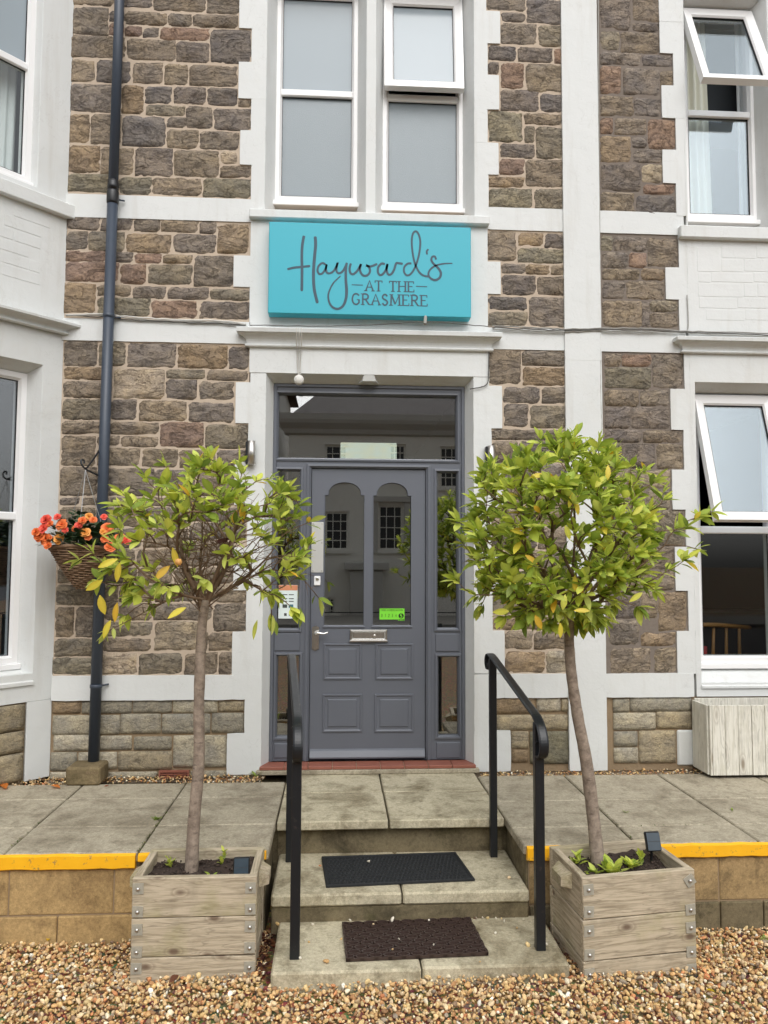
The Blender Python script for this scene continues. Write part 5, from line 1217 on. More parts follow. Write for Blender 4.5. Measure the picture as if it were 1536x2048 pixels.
# ------------------------------------------------------------------ leaves
def leaf_mesh(name, L=1.0, W=.34, fold=.25, curl=.12, col=(.2, .3, .05), n=5, mat='leaf'):
    vs, fs, cs = [], [], []
    for i in range(n + 1):
        t = i / n; w = W / 2 * math.sin(math.pi * min(1, t * .96 + .02)) ** .8 * (1.0 if t < .5 else 1 - .25 * (t - .5)); z = -curl * t * t
        if i == 0: w = W * .04
        if i == n: w = W * .01
        for s_ in (-1, 0, 1): vs.append((s_ * w, t * L, z + (abs(s_) * w * fold)))
        for s_ in (-1, 0, 1):
            k = (1.22 if s_ == 0 else 1.0) * (.88 + .2 * t); cs.append((col[0] * k, col[1] * k, col[2] * k, 1))
    for i in range(n):
        for s_ in (0, 1): fs.append((i * 3 + s_, i * 3 + s_ + 1, i * 3 + s_ + 4, i * 3 + s_ + 3))
    me = bpy.data.meshes.new(name); me.from_pydata(vs, [], fs); me.update()
    me.polygons.foreach_set('use_smooth', [True] * len(me.polygons))
    a = me.color_attributes.new('col', 'FLOAT_COLOR', 'POINT'); a.data.foreach_set('color', np.array(cs, dtype=np.float32).ravel())
    me.materials.append(MATS[mat]); return me
GREENS = [srgb(*c) for c in ((200, 212, 92), (182, 198, 82), (164, 184, 78), (216, 226, 116), (146, 168, 70), (196, 206, 108), (220, 226, 104))]
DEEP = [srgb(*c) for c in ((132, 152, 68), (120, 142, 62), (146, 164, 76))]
YELL = [srgb(*c) for c in ((248, 230, 90), (240, 216, 84), (244, 200, 76), (226, 224, 96))]
def frame_of(d):
    d = d.normalized(); a = Vector((0, 0, 1)) if abs(d.z) < .92 else Vector((1, 0, 0)); x = d.cross(a).normalized(); z = x.cross(d).normalized(); return x, d, z
LM_G = [leaf_mesh('leaf', 1, random.uniform(.38, .5), random.uniform(.12, .35), random.uniform(.0, .22), c) for c in GREENS]
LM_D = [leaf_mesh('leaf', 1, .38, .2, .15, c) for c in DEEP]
LM_Y = [leaf_mesh('leaf', 1, .38, .2, .2, c) for c in YELL]
def make_tree(name, label, cat, base, trunk, rad, tips, seed, leaf_len, per_tip, droop_y, extra=(), n_bare=0, limbs=()):
    """trunk: list of points base -> fork with radii; tips: crown points; branches grow from the fork to the tips"""
    rnd = random.Random(seed)
    t = tag(empty(name, base), label, cat, 'clipped standard trees in wooden planters')
    MB().tube(smooth_path(trunk, 5), [rad[0] + (rad[1] - rad[0]) * (i / (len(trunk) * 5 - 5)) ** .8 + rnd.uniform(-.0012, .0012) for i in range((len(trunk) - 1) * 5 + 1)], 14).done('trunk', 'bark', t, True)
    fork = Vector(trunk[-1]); nodes = [(Vector(trunk[-2]).lerp(fork, .72), None), (fork, 0)]
    P = [n_[0] for n_ in nodes]; par = [None, 0]
    for lb_ in limbs:                                           # main limbs spreading from the fork
        prev = 1
        for q in smooth_path([fork] + [Vector(p) for p in lb_], 4)[1:]: P.append(q); par.append(prev); prev = len(P) - 1
    order = sorted(tips, key=lambda q: (Vector(q) - fork).length)
    ends = []
    for q in order:
        q = Vector(q); best, bd = 1, 1e9
        for i, p in enumerate(P):
            dv = q - p
            cost = dv.length + .55 * (p - fork).length * (1 if dv.dot(p - fork) > 0 or i < 2 else 2.2)
            if cost < bd: bd, best = cost, i
        a = P[best]; prev = best; dist = (q - a).length; k = max(2, int(dist / .055))
        dirn = (a - P[par[best]]).normalized() if par[best] is not None else Vector((0, 0, 1))
        c1 = a + dirn * dist * .16 + (q - a) * .3 + Vector((rnd.uniform(-1, 1), rnd.uniform(-1, 1), rnd.uniform(-.3, .8))) * dist * .12
        for j in range(1, k + 1):
            u = j / k; pt = a * (1 - u) ** 2 + c1 * 2 * u * (1 - u) + q * u * u + Vector((rnd.uniform(-1, 1), rnd.uniform(-1, 1), rnd.uniform(-1, 1))) * .006
            P.append(pt); par.append(prev); prev = len(P) - 1
        ends.append(prev)
    cnt = [0] * len(P)
    for e in ends:
        i = e
        while i is not None: cnt[i] += 1; i = par[i]
    rr = [min(rad[1] * .7, .0019 * (c ** .42) + .0003) for c in cnt]
    tw = MB(); done_ = set()
    for e in ends:
        ch = []; i = e
        while i is not None:
            ch.append(i)
            if i in done_: break
            done_.add(i); i = par[i]
        if len(ch) > 1: tw.tube([P[i] for i in ch[::-1]], [rr[i] for i in ch[::-1]], 5)
    for e in ends:                                              # small bare side shoots
        if rnd.random() < n_bare:
            i = par[e]
            for _ in range(3):
                d = Vector((rnd.uniform(-1, 1), rnd.uniform(-1, 1), rnd.uniform(-.5, 1))).normalized() * rnd.uniform(.03, .09); tw.tube([P[i], P[i] + d * .5 + Vector((0, 0, .01)), P[i] + d], [.0018, .0014, .0008], 4)
                i = par[i] if par[i] is not None else i
    crown = tw.done('crown', 'twig', t, True)
    L = []
    cc = sum((P[e] for e in ends), Vector()) / len(ends)
    for e in ends:
        tip = P[e]; out = (tip - cc); out = out.normalized() if out.length > .01 else Vector((0, 0, 1))
        ax = ((tip - P[par[e]]).normalized() * .7 + out * .5 + Vector((0, 0, .55 if tip.z > droop_y else .05))).normalized()
        x, d, z = frame_of(ax); n_ = rnd.randint(*per_tip); g = rnd.uniform(0, 6)
        ins = (tip - cc).length
        for k in range(n_):
            an = g + k * 2.4; tilt = R(rnd.uniform(22, 78) if k else 12)
            dl = (d * math.cos(tilt) + (x * math.cos(an) + z * math.sin(an)) * math.sin(tilt)).normalized()
            if tip.z < droop_y: dl = (dl + Vector((0, 0, -.35))).normalized()
            pos = tip - d * rnd.uniform(0, .045) * (k / n_)
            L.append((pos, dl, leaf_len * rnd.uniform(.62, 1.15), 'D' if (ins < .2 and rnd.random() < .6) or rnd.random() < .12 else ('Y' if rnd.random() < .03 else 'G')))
    for (p, d, l, kind) in extra: L.append((Vector(p), Vector(d).normalized(), l, kind))
    cp = wl(crown)
    # the leaves that show largest (nearest the viewer, outermost) are single parts, the rest one mass
    L.sort(key=lambda q: (q[3] == 'X', -(CAM - q[0]).length * 1.0 + q[2] * 4 + rnd.uniform(-.15, .15)), reverse=True)
    bulk_v, bulk_f, bulk_c = [], [], []
    for i, (p, d, l, kind) in enumerate(L):
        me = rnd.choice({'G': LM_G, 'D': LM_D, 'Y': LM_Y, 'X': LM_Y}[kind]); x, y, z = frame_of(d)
        if z.z < 0: x, z = -x, -z
        tw_ = rnd.uniform(-.7, .7); x2 = x * math.cos(tw_) + z * math.sin(tw_); z2 = z * math.cos(tw_) - x * math.sin(tw_)
        if kind == 'X':                                         # hanging yellow leaves turned broadside to the drive
            z2 = Vector((rnd.uniform(-.3, .3), -1, rnd.uniform(-.1, .5))); z2 = (z2 - y * z2.dot(y)).normalized(); x2 = y.cross(z2).normalized()
        wd = l * rnd.uniform(.85, 1.15)
        m4 = Matrix(((x2.x * wd, y.x * l, z2.x * l, 0), (x2.y * wd, y.y * l, z2.y * l, 0), (x2.z * wd, y.z * l, z2.z * l, 0), (0, 0, 0, 1)))
        if i < 300:
            o = bpy.data.objects.new('leaf', me); COL.objects.link(o); o.parent = crown
            o.matrix_basis = Matrix.Translation(p - cp) @ m4
        else:
            v = np.array([m4.to_3x3() @ q.co + p for q in me.vertices]); k = len(bulk_v)
            bulk_v += v.tolist(); bulk_f += [[a + k for a in f.vertices] for f in me.polygons]
            c = np.empty(len(me.vertices) * 4, dtype=np.float32); me.color_attributes['col'].data.foreach_get('color', c); bulk_c += c.reshape(-1, 4).tolist()
    if bulk_v: tag(make('foliage', bulk_v, bulk_f, 'leaf', t, True, cols=bulk_c), kind='stuff')
    return t
def blob(c, r, n, seed, shell=.55, ok=lambda p: True, flat=1.0):
    rnd = random.Random(seed); out = []
    while len(out) < n:
        d = Vector((rnd.gauss(0, 1), rnd.gauss(0, 1), rnd.gauss(0, 1))).normalized(); q = shell + (1 - shell) * rnd.random() ** .6
        p = Vector((c[0] + d.x * r[0] * q, c[1] + d.y * r[1] * q, c[2] + d.z * r[2] * q))
        if ok(p) and all((p - o).length > .045 for o in out[-400:]) : out.append(p)
        elif ok(p) and rnd.random() < .02: out.append(p)
    return out

# ------------------------------------------------------------------ planters
def planter(label, origin, rot, W, Dp, H, label_extra=None, tilt=0.0):
    """origin = front left bottom corner; rot = yaw"""
    ca, sa = math.cos(rot), math.sin(rot); O = Vector(origin)
    M = lambda u, d, z: O + Vector((u * ca - d * sa, u * sa + d * ca, z + u * math.sin(tilt)))
    pl = tag(empty('planter', O), label, 'planter', 'square wooden planters beside the steps')
    T = .032; hs = [0, H * .245, H * .615, H]
    def plank(u0, u1, d0, d1, z0, z1, name='plank'):
        c = M((u0 + u1) / 2, (d0 + d1) / 2, (z0 + z1) / 2)
        b = MB().box(u0, u1, d0, d1, z0 + .0015, z1 - .0015, .003)
        for q in b.v: q.z += .0015 * math.sin(q.x * 9 + z0 * 30)
        alongd = (d1 - d0) > (u1 - u0)
        cu, cd_, cz_ = (u0 + u1) / 2, (d0 + d1) / 2, (z0 + z1) / 2
        vl = [Vector((v.x - cu, v.y - cd_, v.z - cz_)) for v in b.v]
        if alongd: vl = [Vector((v.y, -v.x, v.z)) for v in vl]
        me = bpy.data.meshes.new(name); me.from_pydata([tuple(v) for v in vl], [], b.f); me.update(); me.materials.append(MATS['weathered_wood'])
        bmx = bmesh.new(); bmx.from_mesh(me); bmesh.ops.recalc_face_normals(bmx, faces=bmx.faces[:]); bmx.to_mesh(me); bmx.free()
        o = bpy.data.objects.new(name, me); COL.objects.link(o); o.parent = pl; o.location = c - wl(pl); o.rotation_euler = (0, -tilt if not alongd else 0, rot + (math.pi / 2 if alongd else 0)); return o
    off = [0, .004, -.003]
    for k in range(3):
        plank(0, W, 0, T, hs[k], hs[k + 1]); plank(0, W, Dp - T, Dp, hs[k], hs[k + 1])
        plank(.002, T + .002, T + .001, Dp - T - .001, hs[k] + off[k] * .2, hs[k + 1]); plank(W - T - .002, W - .002, T + .001, Dp - T - .001, hs[k], hs[k + 1])
    # handle blocks
    for u0, u1 in ((-.042, .001), (W - .001, W + .042)):
        h = MB().add([M(u, d, z) for u, d, z in ((u0 if u0 < 0 else u1, Dp * .36, H - .085), (u0 if u0 < 0 else u1, Dp * .64, H - .085), (u1 if u0 < 0 else u0, Dp * .70, H - .09), (u1 if u0 < 0 else u0, Dp * .30, H - .09), (u0 if u0 < 0 else u1, Dp * .36, H - .045), (u0 if u0 < 0 else u1, Dp * .64, H - .045), (u1 if u0 < 0 else u0, Dp * .70, H - .025), (u1 if u0 < 0 else u0, Dp * .30, H - .025))],
                     [(0, 1, 2, 3), (4, 7, 6, 5), (0, 4, 5, 1), (1, 5, 6, 2), (3, 2, 6, 7), (0, 3, 7, 4)]); h.done('handle', 'weathered_wood', pl)
    # square washers with bolts
    zz = [H * .14, H * .31, H * .52, H * .69, H * .895]
    for u in (.026, W - .026):
        for k, z in enumerate(zz):
            s_ = .0225; a = R(random.choice((0, 0, 2, -3, 4)))
            if label_extra == 'loose' and u > .1 and k == 4: a = R(32)
            if label_extra == 'loose' and u > .1: z = z - .028 * (1 if k < 4 else 0)
            zz_ = z + random.uniform(-.004, .004)
            w = MB()
            pts = [(s_, s_), (-s_, s_), (-s_, -s_), (s_, -s_)]
            pts = [(p[0] * math.cos(a) - p[1] * math.sin(a), p[0] * math.sin(a) + p[1] * math.cos(a)) for p in pts]
            w.add([M(u + p[0], -.004, zz_ + p[1]) for p in pts] + [M(u + p[0], .0, zz_ + p[1]) for p in pts], [(0, 1, 2, 3), (0, 4, 5, 1), (1, 5, 6, 2), (2, 6, 7, 3), (3, 7, 4, 0)])
            wo_ = w.done('washer', 'galvanised', pl)
            bt_ = MB(); n_ = 10
            bt_.add([M(u + r_ * math.cos(2 * math.pi * j / n_), dd, zz_ + r_ * math.sin(2 * math.pi * j / n_)) for r_, dd in ((.0085, -.004), (.0082, -.009), (.005, -.0125), (.0005, -.0135)) for j in range(n_)], [(a_ * n_ + j, a_ * n_ + (j + 1) % n_, (a_ + 1) * n_ + (j + 1) % n_, (a_ + 1) * n_ + j) for a_ in range(3) for j in range(n_)])
            bt_.done('bolt', 'steel', wo_, True)
    # soil
    g = 16; vs, fs = [], []
    for j in range(g + 1):
        for i in range(g + 1):
            u, d = T + (W - 2 * T) * i / g, T + (Dp - 2 * T) * j / g
            vs.append(M(u, d, H - .05 + random.uniform(-.008, .01) + .012 * math.sin(u * 11) * math.sin(d * 13)))
    for j in range(g):
        for i in range(g): fs.append((j * (g + 1) + i, j * (g + 1) + i + 1, (j + 1) * (g + 1) + i + 1, (j + 1) * (g + 1) + i))
    make('soil', vs, fs, 'soil', pl, True)
    cr, cf = [], []                                              # crumbs and dead leaves on the soil
    rp = [tuple(M(random.uniform(T + .01, W - T - .01), random.uniform(T + .01, Dp - T - .01), H - .043 + random.uniform(-.003, .006))) for _ in range(420)]
    v, f, c = pebble_arrays(np.array(rp), rng.uniform(.003, .009, 420), True)
    c = np.tile(np.array([.045, .03, .022, 1.0]), (len(v), 1)) * np.repeat(rng.uniform(.5, 1.8, 420), len(ICO0_V))[:, None]; c[:, 3] = 1
    o = fast_mesh('soil_crumbs', v, f, c, 'pebble', tuple(wl(pl))); o.parent = pl; o.location = (0, 0, 0); o['kind'] = 'stuff'
    return pl, M
plL, ML_ = planter('weathered wooden planter with the sparse bare-twigged tree, left of the steps', (-0.868, -1.72, -0.01), 0.0, .53, .352, .437)
plR, MR_ = planter('tilted weathered wooden planter with the full leafy tree, right of the steps', (1.057, -1.845, -0.02), R(5.7), .52, .385, .46, 'loose', R(1.1))

# ------------------------------------------------------------------ trees
YT = -1.53
def tp(x, y, Y=YT): return tuple(PY(x, y, Y))
rndL = random.Random(5)
tipsL = []
def ell(cx, cy, rx, ry, n, seed, lo=.72, yr=.30, amin=0, amax=360):
    rnd = random.Random(seed); out = []
    for _ in range(n):
        a = R(rnd.uniform(amin, amax)); q = lo + (1 - lo) * rnd.random()
        el = rnd.uniform(-1, 1); k = math.sqrt(max(0, 1 - .75 * el * el))
        p = PY(cx + rx * q * math.cos(a) * k, cy - ry * q * math.sin(a) * k, YT + el * yr); out.append(tuple(p))
    return out
tipsL = ell(425, 1075, 205, 165, 66, 1, .74, .30, -10, 190) + ell(425, 1080, 190, 150, 24, 2, .55, .3, 10, 170) + ell(425, 1130, 205, 110, 20, 3, .75, .24, 170, 235) + ell(440, 1120, 190, 120, 15, 4, .75, .24, 300, 370)
spec = [(205, 1125), (195, 1160), (230, 1170), (250, 1235), (330, 930), (480, 925), (560, 985), (600, 1010), (608, 1088), (596, 1150), (640, 1198), (585, 1215), (545, 1235), (245, 985), (235, 1010), (160, 1120, -1.62), (185, 1105, -1.62), (215, 1260), (240, 1060), (390, 935), (440, 940)]
tipsL += ell(420, 1060, 150, 110, 20, 14, .25, .28, 0, 180) + ell(425, 1120, 150, 90, 16, 15, .3, .3)
tipsL += [tuple(PY(s_[0], s_[1], s_[2] if len(s_) > 2 else YT + rndL.uniform(-.2, .15))) for s_ in spec]
bareL = ell(428, 1100, 205, 145, 52, 9, .62, .3, -25, 205)
yl = [((205, 1160), (-.9, 0, -.6)), ((240, 1125), (-.2, 0, -1)), ((310, 1160), (.6, 0, .7)), ((372, 1215), (-.6, -.2, -.3)), ((196, 1135), (1, 0, .5)), ((200, 1190), (.2, 0, -1)), ((484, 1005), (.05, 0, -1)), ((345, 1095), (.3, 0, -1)), ((235, 1205), (-.2, 0, -1)), ((222, 1240), (-.5, 0, -1)), ((560, 1170), (-.3, 0, .6)), ((545, 1230), (.1, 0, -1)), ((515, 1240), (-.2, 0, -1)), ((600, 1215), (.1, 0, -1))]
exL = [(tp(x, y, -1.7), d, .09, 'X' if i < 10 else 'G') for i, ((x, y), d) in enumerate(yl)]
trL = [tp(386, 1745), tp(390, 1640), tp(400, 1520), tp(399, 1400), tp(404, 1250)]
treeL = None
def two_crowns():
    global treeL
    base = ML_(.23, .18, .37); tr0 = [tuple(ML_(.215, .19, .36))] + [tuple(PY(x, y, YT)) for x, y in ((388, 1640), (398, 1520), (398, 1400), (404, 1255), (412, 1200))]
    treeL = make_tree('potted_tree', 'thin-crowned tree with many bare twigs and yellow leaves in the left planter', 'tree', tuple(base), tr0, (.031, .021), tipsL, 11, .08, (4, 7), 1.72, exL, .6, [[PY(380, 1150, YT), PY(345, 1075, YT + .02), PY(318, 1000, YT)], [PY(440, 1130, YT - .03), PY(470, 1060, YT - .04), PY(478, 985, YT)], [PY(400, 1140, YT + .1), PY(405, 1060, YT + .14), PY(400, 980, YT + .12)], [PY(470, 1170, YT), PY(530, 1120, YT - .05), PY(565, 1070, YT)], [PY(350, 1185, YT - .05), PY(290, 1150, YT - .08), PY(255, 1110, YT - .06)]])
two_crowns()
# bare inner twigs of the thin tree
forkL = PY(408, 1225, YT); rb_ = random.Random(3); tw_ = MB()
for q in bareL:
    q = Vector(q); tz_ = rb_.uniform(0, 1); a = forkL + Vector((rb_.choice((-1, 1)) * .12 * tz_ ** .8 + rb_.uniform(-.01, .01), rb_.uniform(-.03, .03), -.02 + .34 * tz_)); dv = q - a
    c1 = a + Vector((dv.x * .46, dv.y * .46, dv.z * .46 + rb_.uniform(-.03, .04))); pts = [a.lerp(c1, t).lerp(c1.lerp(q, t), t) + Vector((rb_.uniform(-1, 1), rb_.uniform(-1, 1), rb_.uniform(-1, 1))) * .012 for t in (0, .2, .4, .6, .8, 1)]
    tw_.tube(pts, [.003, .0026, .0022, .0018, .0014, .001], 5)
    for _ in range(2):
        s0 = pts[rb_.randint(2, 4)]; e = s0 + Vector((rb_.uniform(-1, 1), rb_.uniform(-1, 1), rb_.uniform(-.3, 1))).normalized() * rb_.uniform(.04, .1); tw_.tube([s0, s0.lerp(e, .5) + Vector((0, 0, .008)), e], [.0018, .0014, .0008], 4)
for sgn in (-1, 1): tw_.tube(smooth_path([forkL + Vector((0, 0, .0)), forkL + Vector((sgn * .03, .0, .09)), forkL + Vector((sgn * .09, .01 * sgn, .2)), forkL + Vector((sgn * .12, .03, .34))], 4), [.016, .015, .0145, .014, .0135, .013, .0125, .012, .011, .010, .009, .008, .006], 8)
tag(tw_.done('bare_twigs', 'twig', treeL, True), kind='stuff')
fr = tag(MB().lathe([(.0005, -.016), (.009, -.014), (.0155, -.004), (.016, .004), (.010, .0135), (.0005, .016)], PY(357, 1124, -1.72), 14).done('fruit', 'fruit_orange', None, True), 'small pale orange fruit lodged among the bare twigs of the left tree', 'fruit')
dl_ = MB(); q = PY(455, 1082, -1.68)
for k in range(7):
    a = k * .9; dl_.add([q + Vector((math.cos(a) * .012, math.sin(a) * .012, 0)), q + Vector((math.cos(a) * .03 + .012, math.sin(a) * .02, .014)), q + Vector((math.cos(a) * .055, math.sin(a) * .03, .01 * (k % 3) - .008)), q + Vector((math.cos(a) * .03 - .01, math.sin(a) * .024, -.012))], [(0, 1, 2, 3)])
tag(dl_.done('dead_leaves', 'litter_dark'), 'clump of dead brown leaves caught in the left tree', 'dead leaves')

def okR(p): return True
tipsR = ell(1120, 1068, 205, 192, 225, 21, .80, .38) + ell(1125, 1068, 190, 180, 150, 22, .5, .36) + ell(1130, 1080, 150, 140, 50, 23, .2, .30)
tipsR = [p for p in tipsR if p[2] > PZZ(1130, 1248, YT)]
specR = [(1425, 1022), (1400, 1035), (1375, 1055), (1395, 1100), (1370, 1120), (1150, 872), (1130, 880), (1200, 895), (1230, 905), (1310, 965), (1330, 1000), (1325, 985), (1290, 940), (960, 960), (985, 985), (915, 1045), (925, 1085), (910, 1160), (960, 1215), (1010, 935), (1040, 905), (1080, 875), (950, 1190), (1010, 1235), (1050, 1245), (1310, 1180), (1280, 1215), (1340, 1140), (1350, 1060), (1180, 1245)]
tipsR += [tuple(PY(s_[0], s_[1], YT + rndL.uniform(-.2, .12))) for s_ in specR]
yr_ = [((1018, 1222), (-1, 0, -.1)), ((1070, 1230), (.5, 0, -1)), ((1150, 1150), (0, 0, -1)), ((1190, 975), (.5, 0, .6)), ((1145, 985), (-.2, 0, -1)), ((1150, 1000), (.3, 0, -1)), ((1020, 1060), (1, 0, -.2)), ((1265, 1030), (.6, 0, .5)), ((1180, 1222), (-1, 0, .1)), ((1285, 1185), (-.6, 0, -.4)), ((1215, 960), (.1, 0, 1)), ((1060, 955), (1, 0, .3)), ((1130, 1050), (.4, 0, -1)), ((1120, 1245), (.1, 0, -1)), ((1125, 1220), (.2, 0, 1)), ((1050, 1110), (1, 0, -.6))]
exR = [(tp(x, y, -1.86), d, .07, 'X') for (x, y), d in yr_]
tr1 = [tuple(MR_(.19, .26, .385))] + [tuple(PY(x, y, YT)) for x, y in ((1185, 1620), (1172, 1520), (1155, 1430), (1142, 1340), (1138, 1262), (1140, 1215))]
make_tree('potted_tree', 'full round-crowned leafy green tree on a bent trunk in the right planter', 'tree', tuple(MR_(.19, .26, .4)), tr1, (.033, .022), tipsR, 12, .079, (6, 10), 1.62, exR, .15, [[PY(1145, 1150, YT), PY(1150, 1060, YT), PY(1145, 960, YT)], [PY(1100, 1160, YT - .05), PY(1050, 1090, YT - .1), PY(1010, 1020, YT - .1)], [PY(1190, 1150, YT + .04), PY(1240, 1080, YT - .08), PY(1280, 1020, YT - .08)], [PY(1110, 1140, YT + .14), PY(1080, 1040, YT + .2), PY(1070, 960, YT + .16)], [PY(1170, 1140, YT + .12), PY(1210, 1030, YT + .2), PY(1230, 950, YT + .15)], [PY(1080, 1190, YT), PY(1010, 1150, YT), PY(960, 1120, YT)], [PY(1200, 1190, YT - .05), PY(1270, 1140, YT - .1), PY(1330, 1090, YT)]])

# ------------------------------------------------------------------ weeds, solar lights, twine
def weed(label, base, n, ll, spread, seed, pal='G', h=.0):
    rnd = random.Random(seed); vs, fs, cs = [], [], []
    b = Vector(base)
    for k in range(n):
        me = rnd.choice(LM_G if pal == 'G' else LM_D); a = rnd.uniform(0, 6.28); up = rnd.uniform(.5, 1.6)
        d = Vector((math.cos(a) * spread, math.sin(a) * spread, up)).normalized(); x, y, z = frame_of(d); l = ll * rnd.uniform(.6, 1.1)
        p = b + Vector((rnd.uniform(-.01, .01), rnd.uniform(-.01, .01), h * rnd.random()))
        m3 = Matrix(((x.x, y.x, z.x), (x.y, y.y, z.y), (x.z, y.z, z.z))); kk = len(vs)
        vs += [tuple(m3 @ (q.co * l) + p) for q in me.vertices]; fs += [[i + kk for i in f.vertices] for f in me.polygons]
        c = np.empty(len(me.vertices) * 4, dtype=np.float32); me.color_attributes['col'].data.foreach_get('color', c); cs += c.reshape(-1, 4).tolist()
    return tag(make('weed', vs, fs, 'leaf', None, True, cols=cs), label, 'weed', 'weeds')
zsL, zsR = .385, .39
weed('pale seedling left of the trunk in the left planter', ML_(.11, .24, .38), 12, .042, .8, 1, h=.045)
weed('tall pale seedling right of the trunk in the left planter', ML_(.345, .25, .38), 13, .042, .9, 2, h=.075)
weed('low yellow-green weed at the front of the soil in the left planter', ML_(.31, .12, .388), 10, .036, 1.4, 3)
weed('broad-leaved weed at the foot of the trunk in the right planter', MR_(.20, .13, .405), 24, .1, .7, 4)
weed('small round-leaved weed at the back left of the right planter', MR_(.09, .27, .405), 18, .045, 1.0, 5, h=.05)
weed('low weed patch left of the trunk in the right planter', MR_(.12, .15, .405), 18, .06, 1.0, 6)
weed('feathery weed in the middle of the right planter', MR_(.31, .18, .405), 40, .05, 1.3, 7, h=.03)
weed('yellow-green sprig beside the solar lamp in the right planter', MR_(.375, .2, .405), 10, .05, .6, 8, h=.05)
for i_, (x, y, lab, n_, s_) in enumerate(((313, 1640, 'green weed growing in the slab joint left of the steps', 16, .03), (512, 1552, 'leafy weed at the foot of the white quoins left of the door', 7, .05), (1250, 1625, 'tiny weed in the slab joint right of the steps', 6, .022), (1465, 1622, 'tiny weed in the far slab joint at the right', 7, .022), (1530, 1880, 'small weed in the gravel at the far right edge', 6, .03))):
    weed(lab, PZ(x, y, TZ if i_ < 4 else .01), n_, s_, 1.1, 30 + i_, 'D')
def solar(label, M, u, d, z, tiltx, yaw):
    s_ = tag(empty('solar_lamp', M(u, d, z - .05)), label, 'solar lamp', 'small solar lamps in the planters')
    c = M(u, d, z); ca, sa = math.cos(tiltx), math.sin(tiltx)
    def P(a, b, t):
        yy, zz = b * ca * 1 , b * sa; q = Vector((a, -t * sa * 1 + b * ca * .4, b)) ; q = Vector((a * math.cos(yaw) - q.y * math.sin(yaw), a * math.sin(yaw) + q.y * math.cos(yaw), b * .95 + t * .35)); return c + q - Vector((0, t * .9, 0))
    MB().box(-.036, .036, -.042, .042, -.008, .008, .005, M=lambda a, b, t: P(a, b, t)).done('panel_case', 'black_plastic', s_)
    MB().box(-.031, .031, -.037, -.001, .008, .0095, M=lambda a, b, t: P(a, b, t)).box(-.031, .031, .001, .037, .008, .0095, M=lambda a, b, t: P(a, b, t)).done('solar_cell', 'solar_blue', s_)
    MB().tube([c + Vector((0, .012, -.02)), M(u, d, z - .11) + Vector((0, .02, 0))], .006, 8).done('stake', 'black_plastic', s_)
solar('small solar lamp panel leaning in the corner of the left planter', ML_, .455, .075, .447, .6, 0.05)
solar('small black solar lamp panel on a stake in the right planter', MR_, .43, .2, .515, .5, 0.05)
tw2 = MB().tube(smooth_path([ML_(.30, .06, .385), ML_(.34, .055, .395), ML_(.38, .07, .388), ML_(.42, .05, .394), ML_(.47, .06, .386)], 5), .002, 5).tube(smooth_path([ML_(.31, .05, .385), ML_(.35, .07, .392), ML_(.39, .05, .39), ML_(.45, .075, .387)], 5), .0018, 5)
tag(tw2.done('twine', 'cable_grey', None, True), 'scrap of pale twine on the soil of the left planter', 'twine')

# ------------------------------------------------------------------ hanging basket and bracket
BY = -.28
bc = PY(163, 1093, BY)
brk = tag(MB().tube(smooth_path([(on(888).x - .02, -.02, PZZ(200, 888, -.02)), PY(182, 925, -.2), PY(172, 938, BY)], 5), .006, 6).tube(smooth_path([(on(955).x - .02, -.02, PZZ(196, 955, -.02)), PY(180, 943, -.2), PY(170, 937, BY), PY(163, 928, BY - .02), PY(163, 920, BY - .01), PY(168, 921, BY), PY(168, 927, BY)], 5), .006, 6).box(on(900).x - .03, on(900).x - .012, -.025, -.0, PZZ(200, 968, -.02), PZZ(200, 882, -.02), .002).done('basket_bracket', 'iron'), 'black iron hook bracket on the stone wall beside the pipe', 'bracket')
hb_ = tag(empty('hanging_basket', tuple(PY(166, 1178, BY))), 'cone-shaped wicker hanging basket overflowing with orange begonias', 'hanging basket')
zr_ = PZZ(163, 1094, BY); zb_ = PZZ(166, 1176, BY); Rr_ = (PX(218, 1095, BY) - PX(107, 1095, BY)) / 2
wk = MB(); nr = 20
for k in range(nr):
    t = k / (nr - 1); r_ = Rr_ * (1 - t) ** .85 + .022; z_ = zr_ + (zb_ - zr_) * t
    pts = [(bc.x + (r_ + .004 * math.sin(9 * a + k * math.pi)) * math.cos(a), BY + (r_ + .004 * math.sin(9 * a + k * math.pi)) * math.sin(a), z_ + .003 * math.sin(3 * a + k)) for a in [2 * math.pi * i / 36 for i in range(37)]]
    wk.tube(pts, .0062 if k else .011, 5, False)
for i in range(18):
    a = 2 * math.pi * i / 18; wk.tube([(bc.x + (Rr_ * (1 - t) ** .85 + .02) * math.cos(a), BY + (Rr_ * (1 - t) ** .85 + .02) * math.sin(a), zr_ + (zb_ - zr_) * t) for t in (0, .25, .5, .75, 1)], .004, 5)
tag(wk.done('wicker_cone', 'wicker', hb_, True))
MB().lathe([(.001, zb_ - zr_ + .01)] + [(Rr_ * (1 - t) ** .85 + .012, (zb_ - zr_) * t) for t in (1, .75, .5, .25, .05)] + [(.001, 0)], (bc.x, BY, zr_), 20).done('liner', 'soil', hb_, True)
hk = PY(171, 940, BY)
for a in (2.6, 4.9, .6):
    MB().tube([hk, hk.lerp(Vector((bc.x + Rr_ * math.cos(a), BY + Rr_ * math.sin(a), zr_)), .5) + Vector((0, 0, -.005)), (bc.x + Rr_ * math.cos(a), BY + Rr_ * math.sin(a), zr_)], .0022, 5).done('chain', 'chain', hb_)
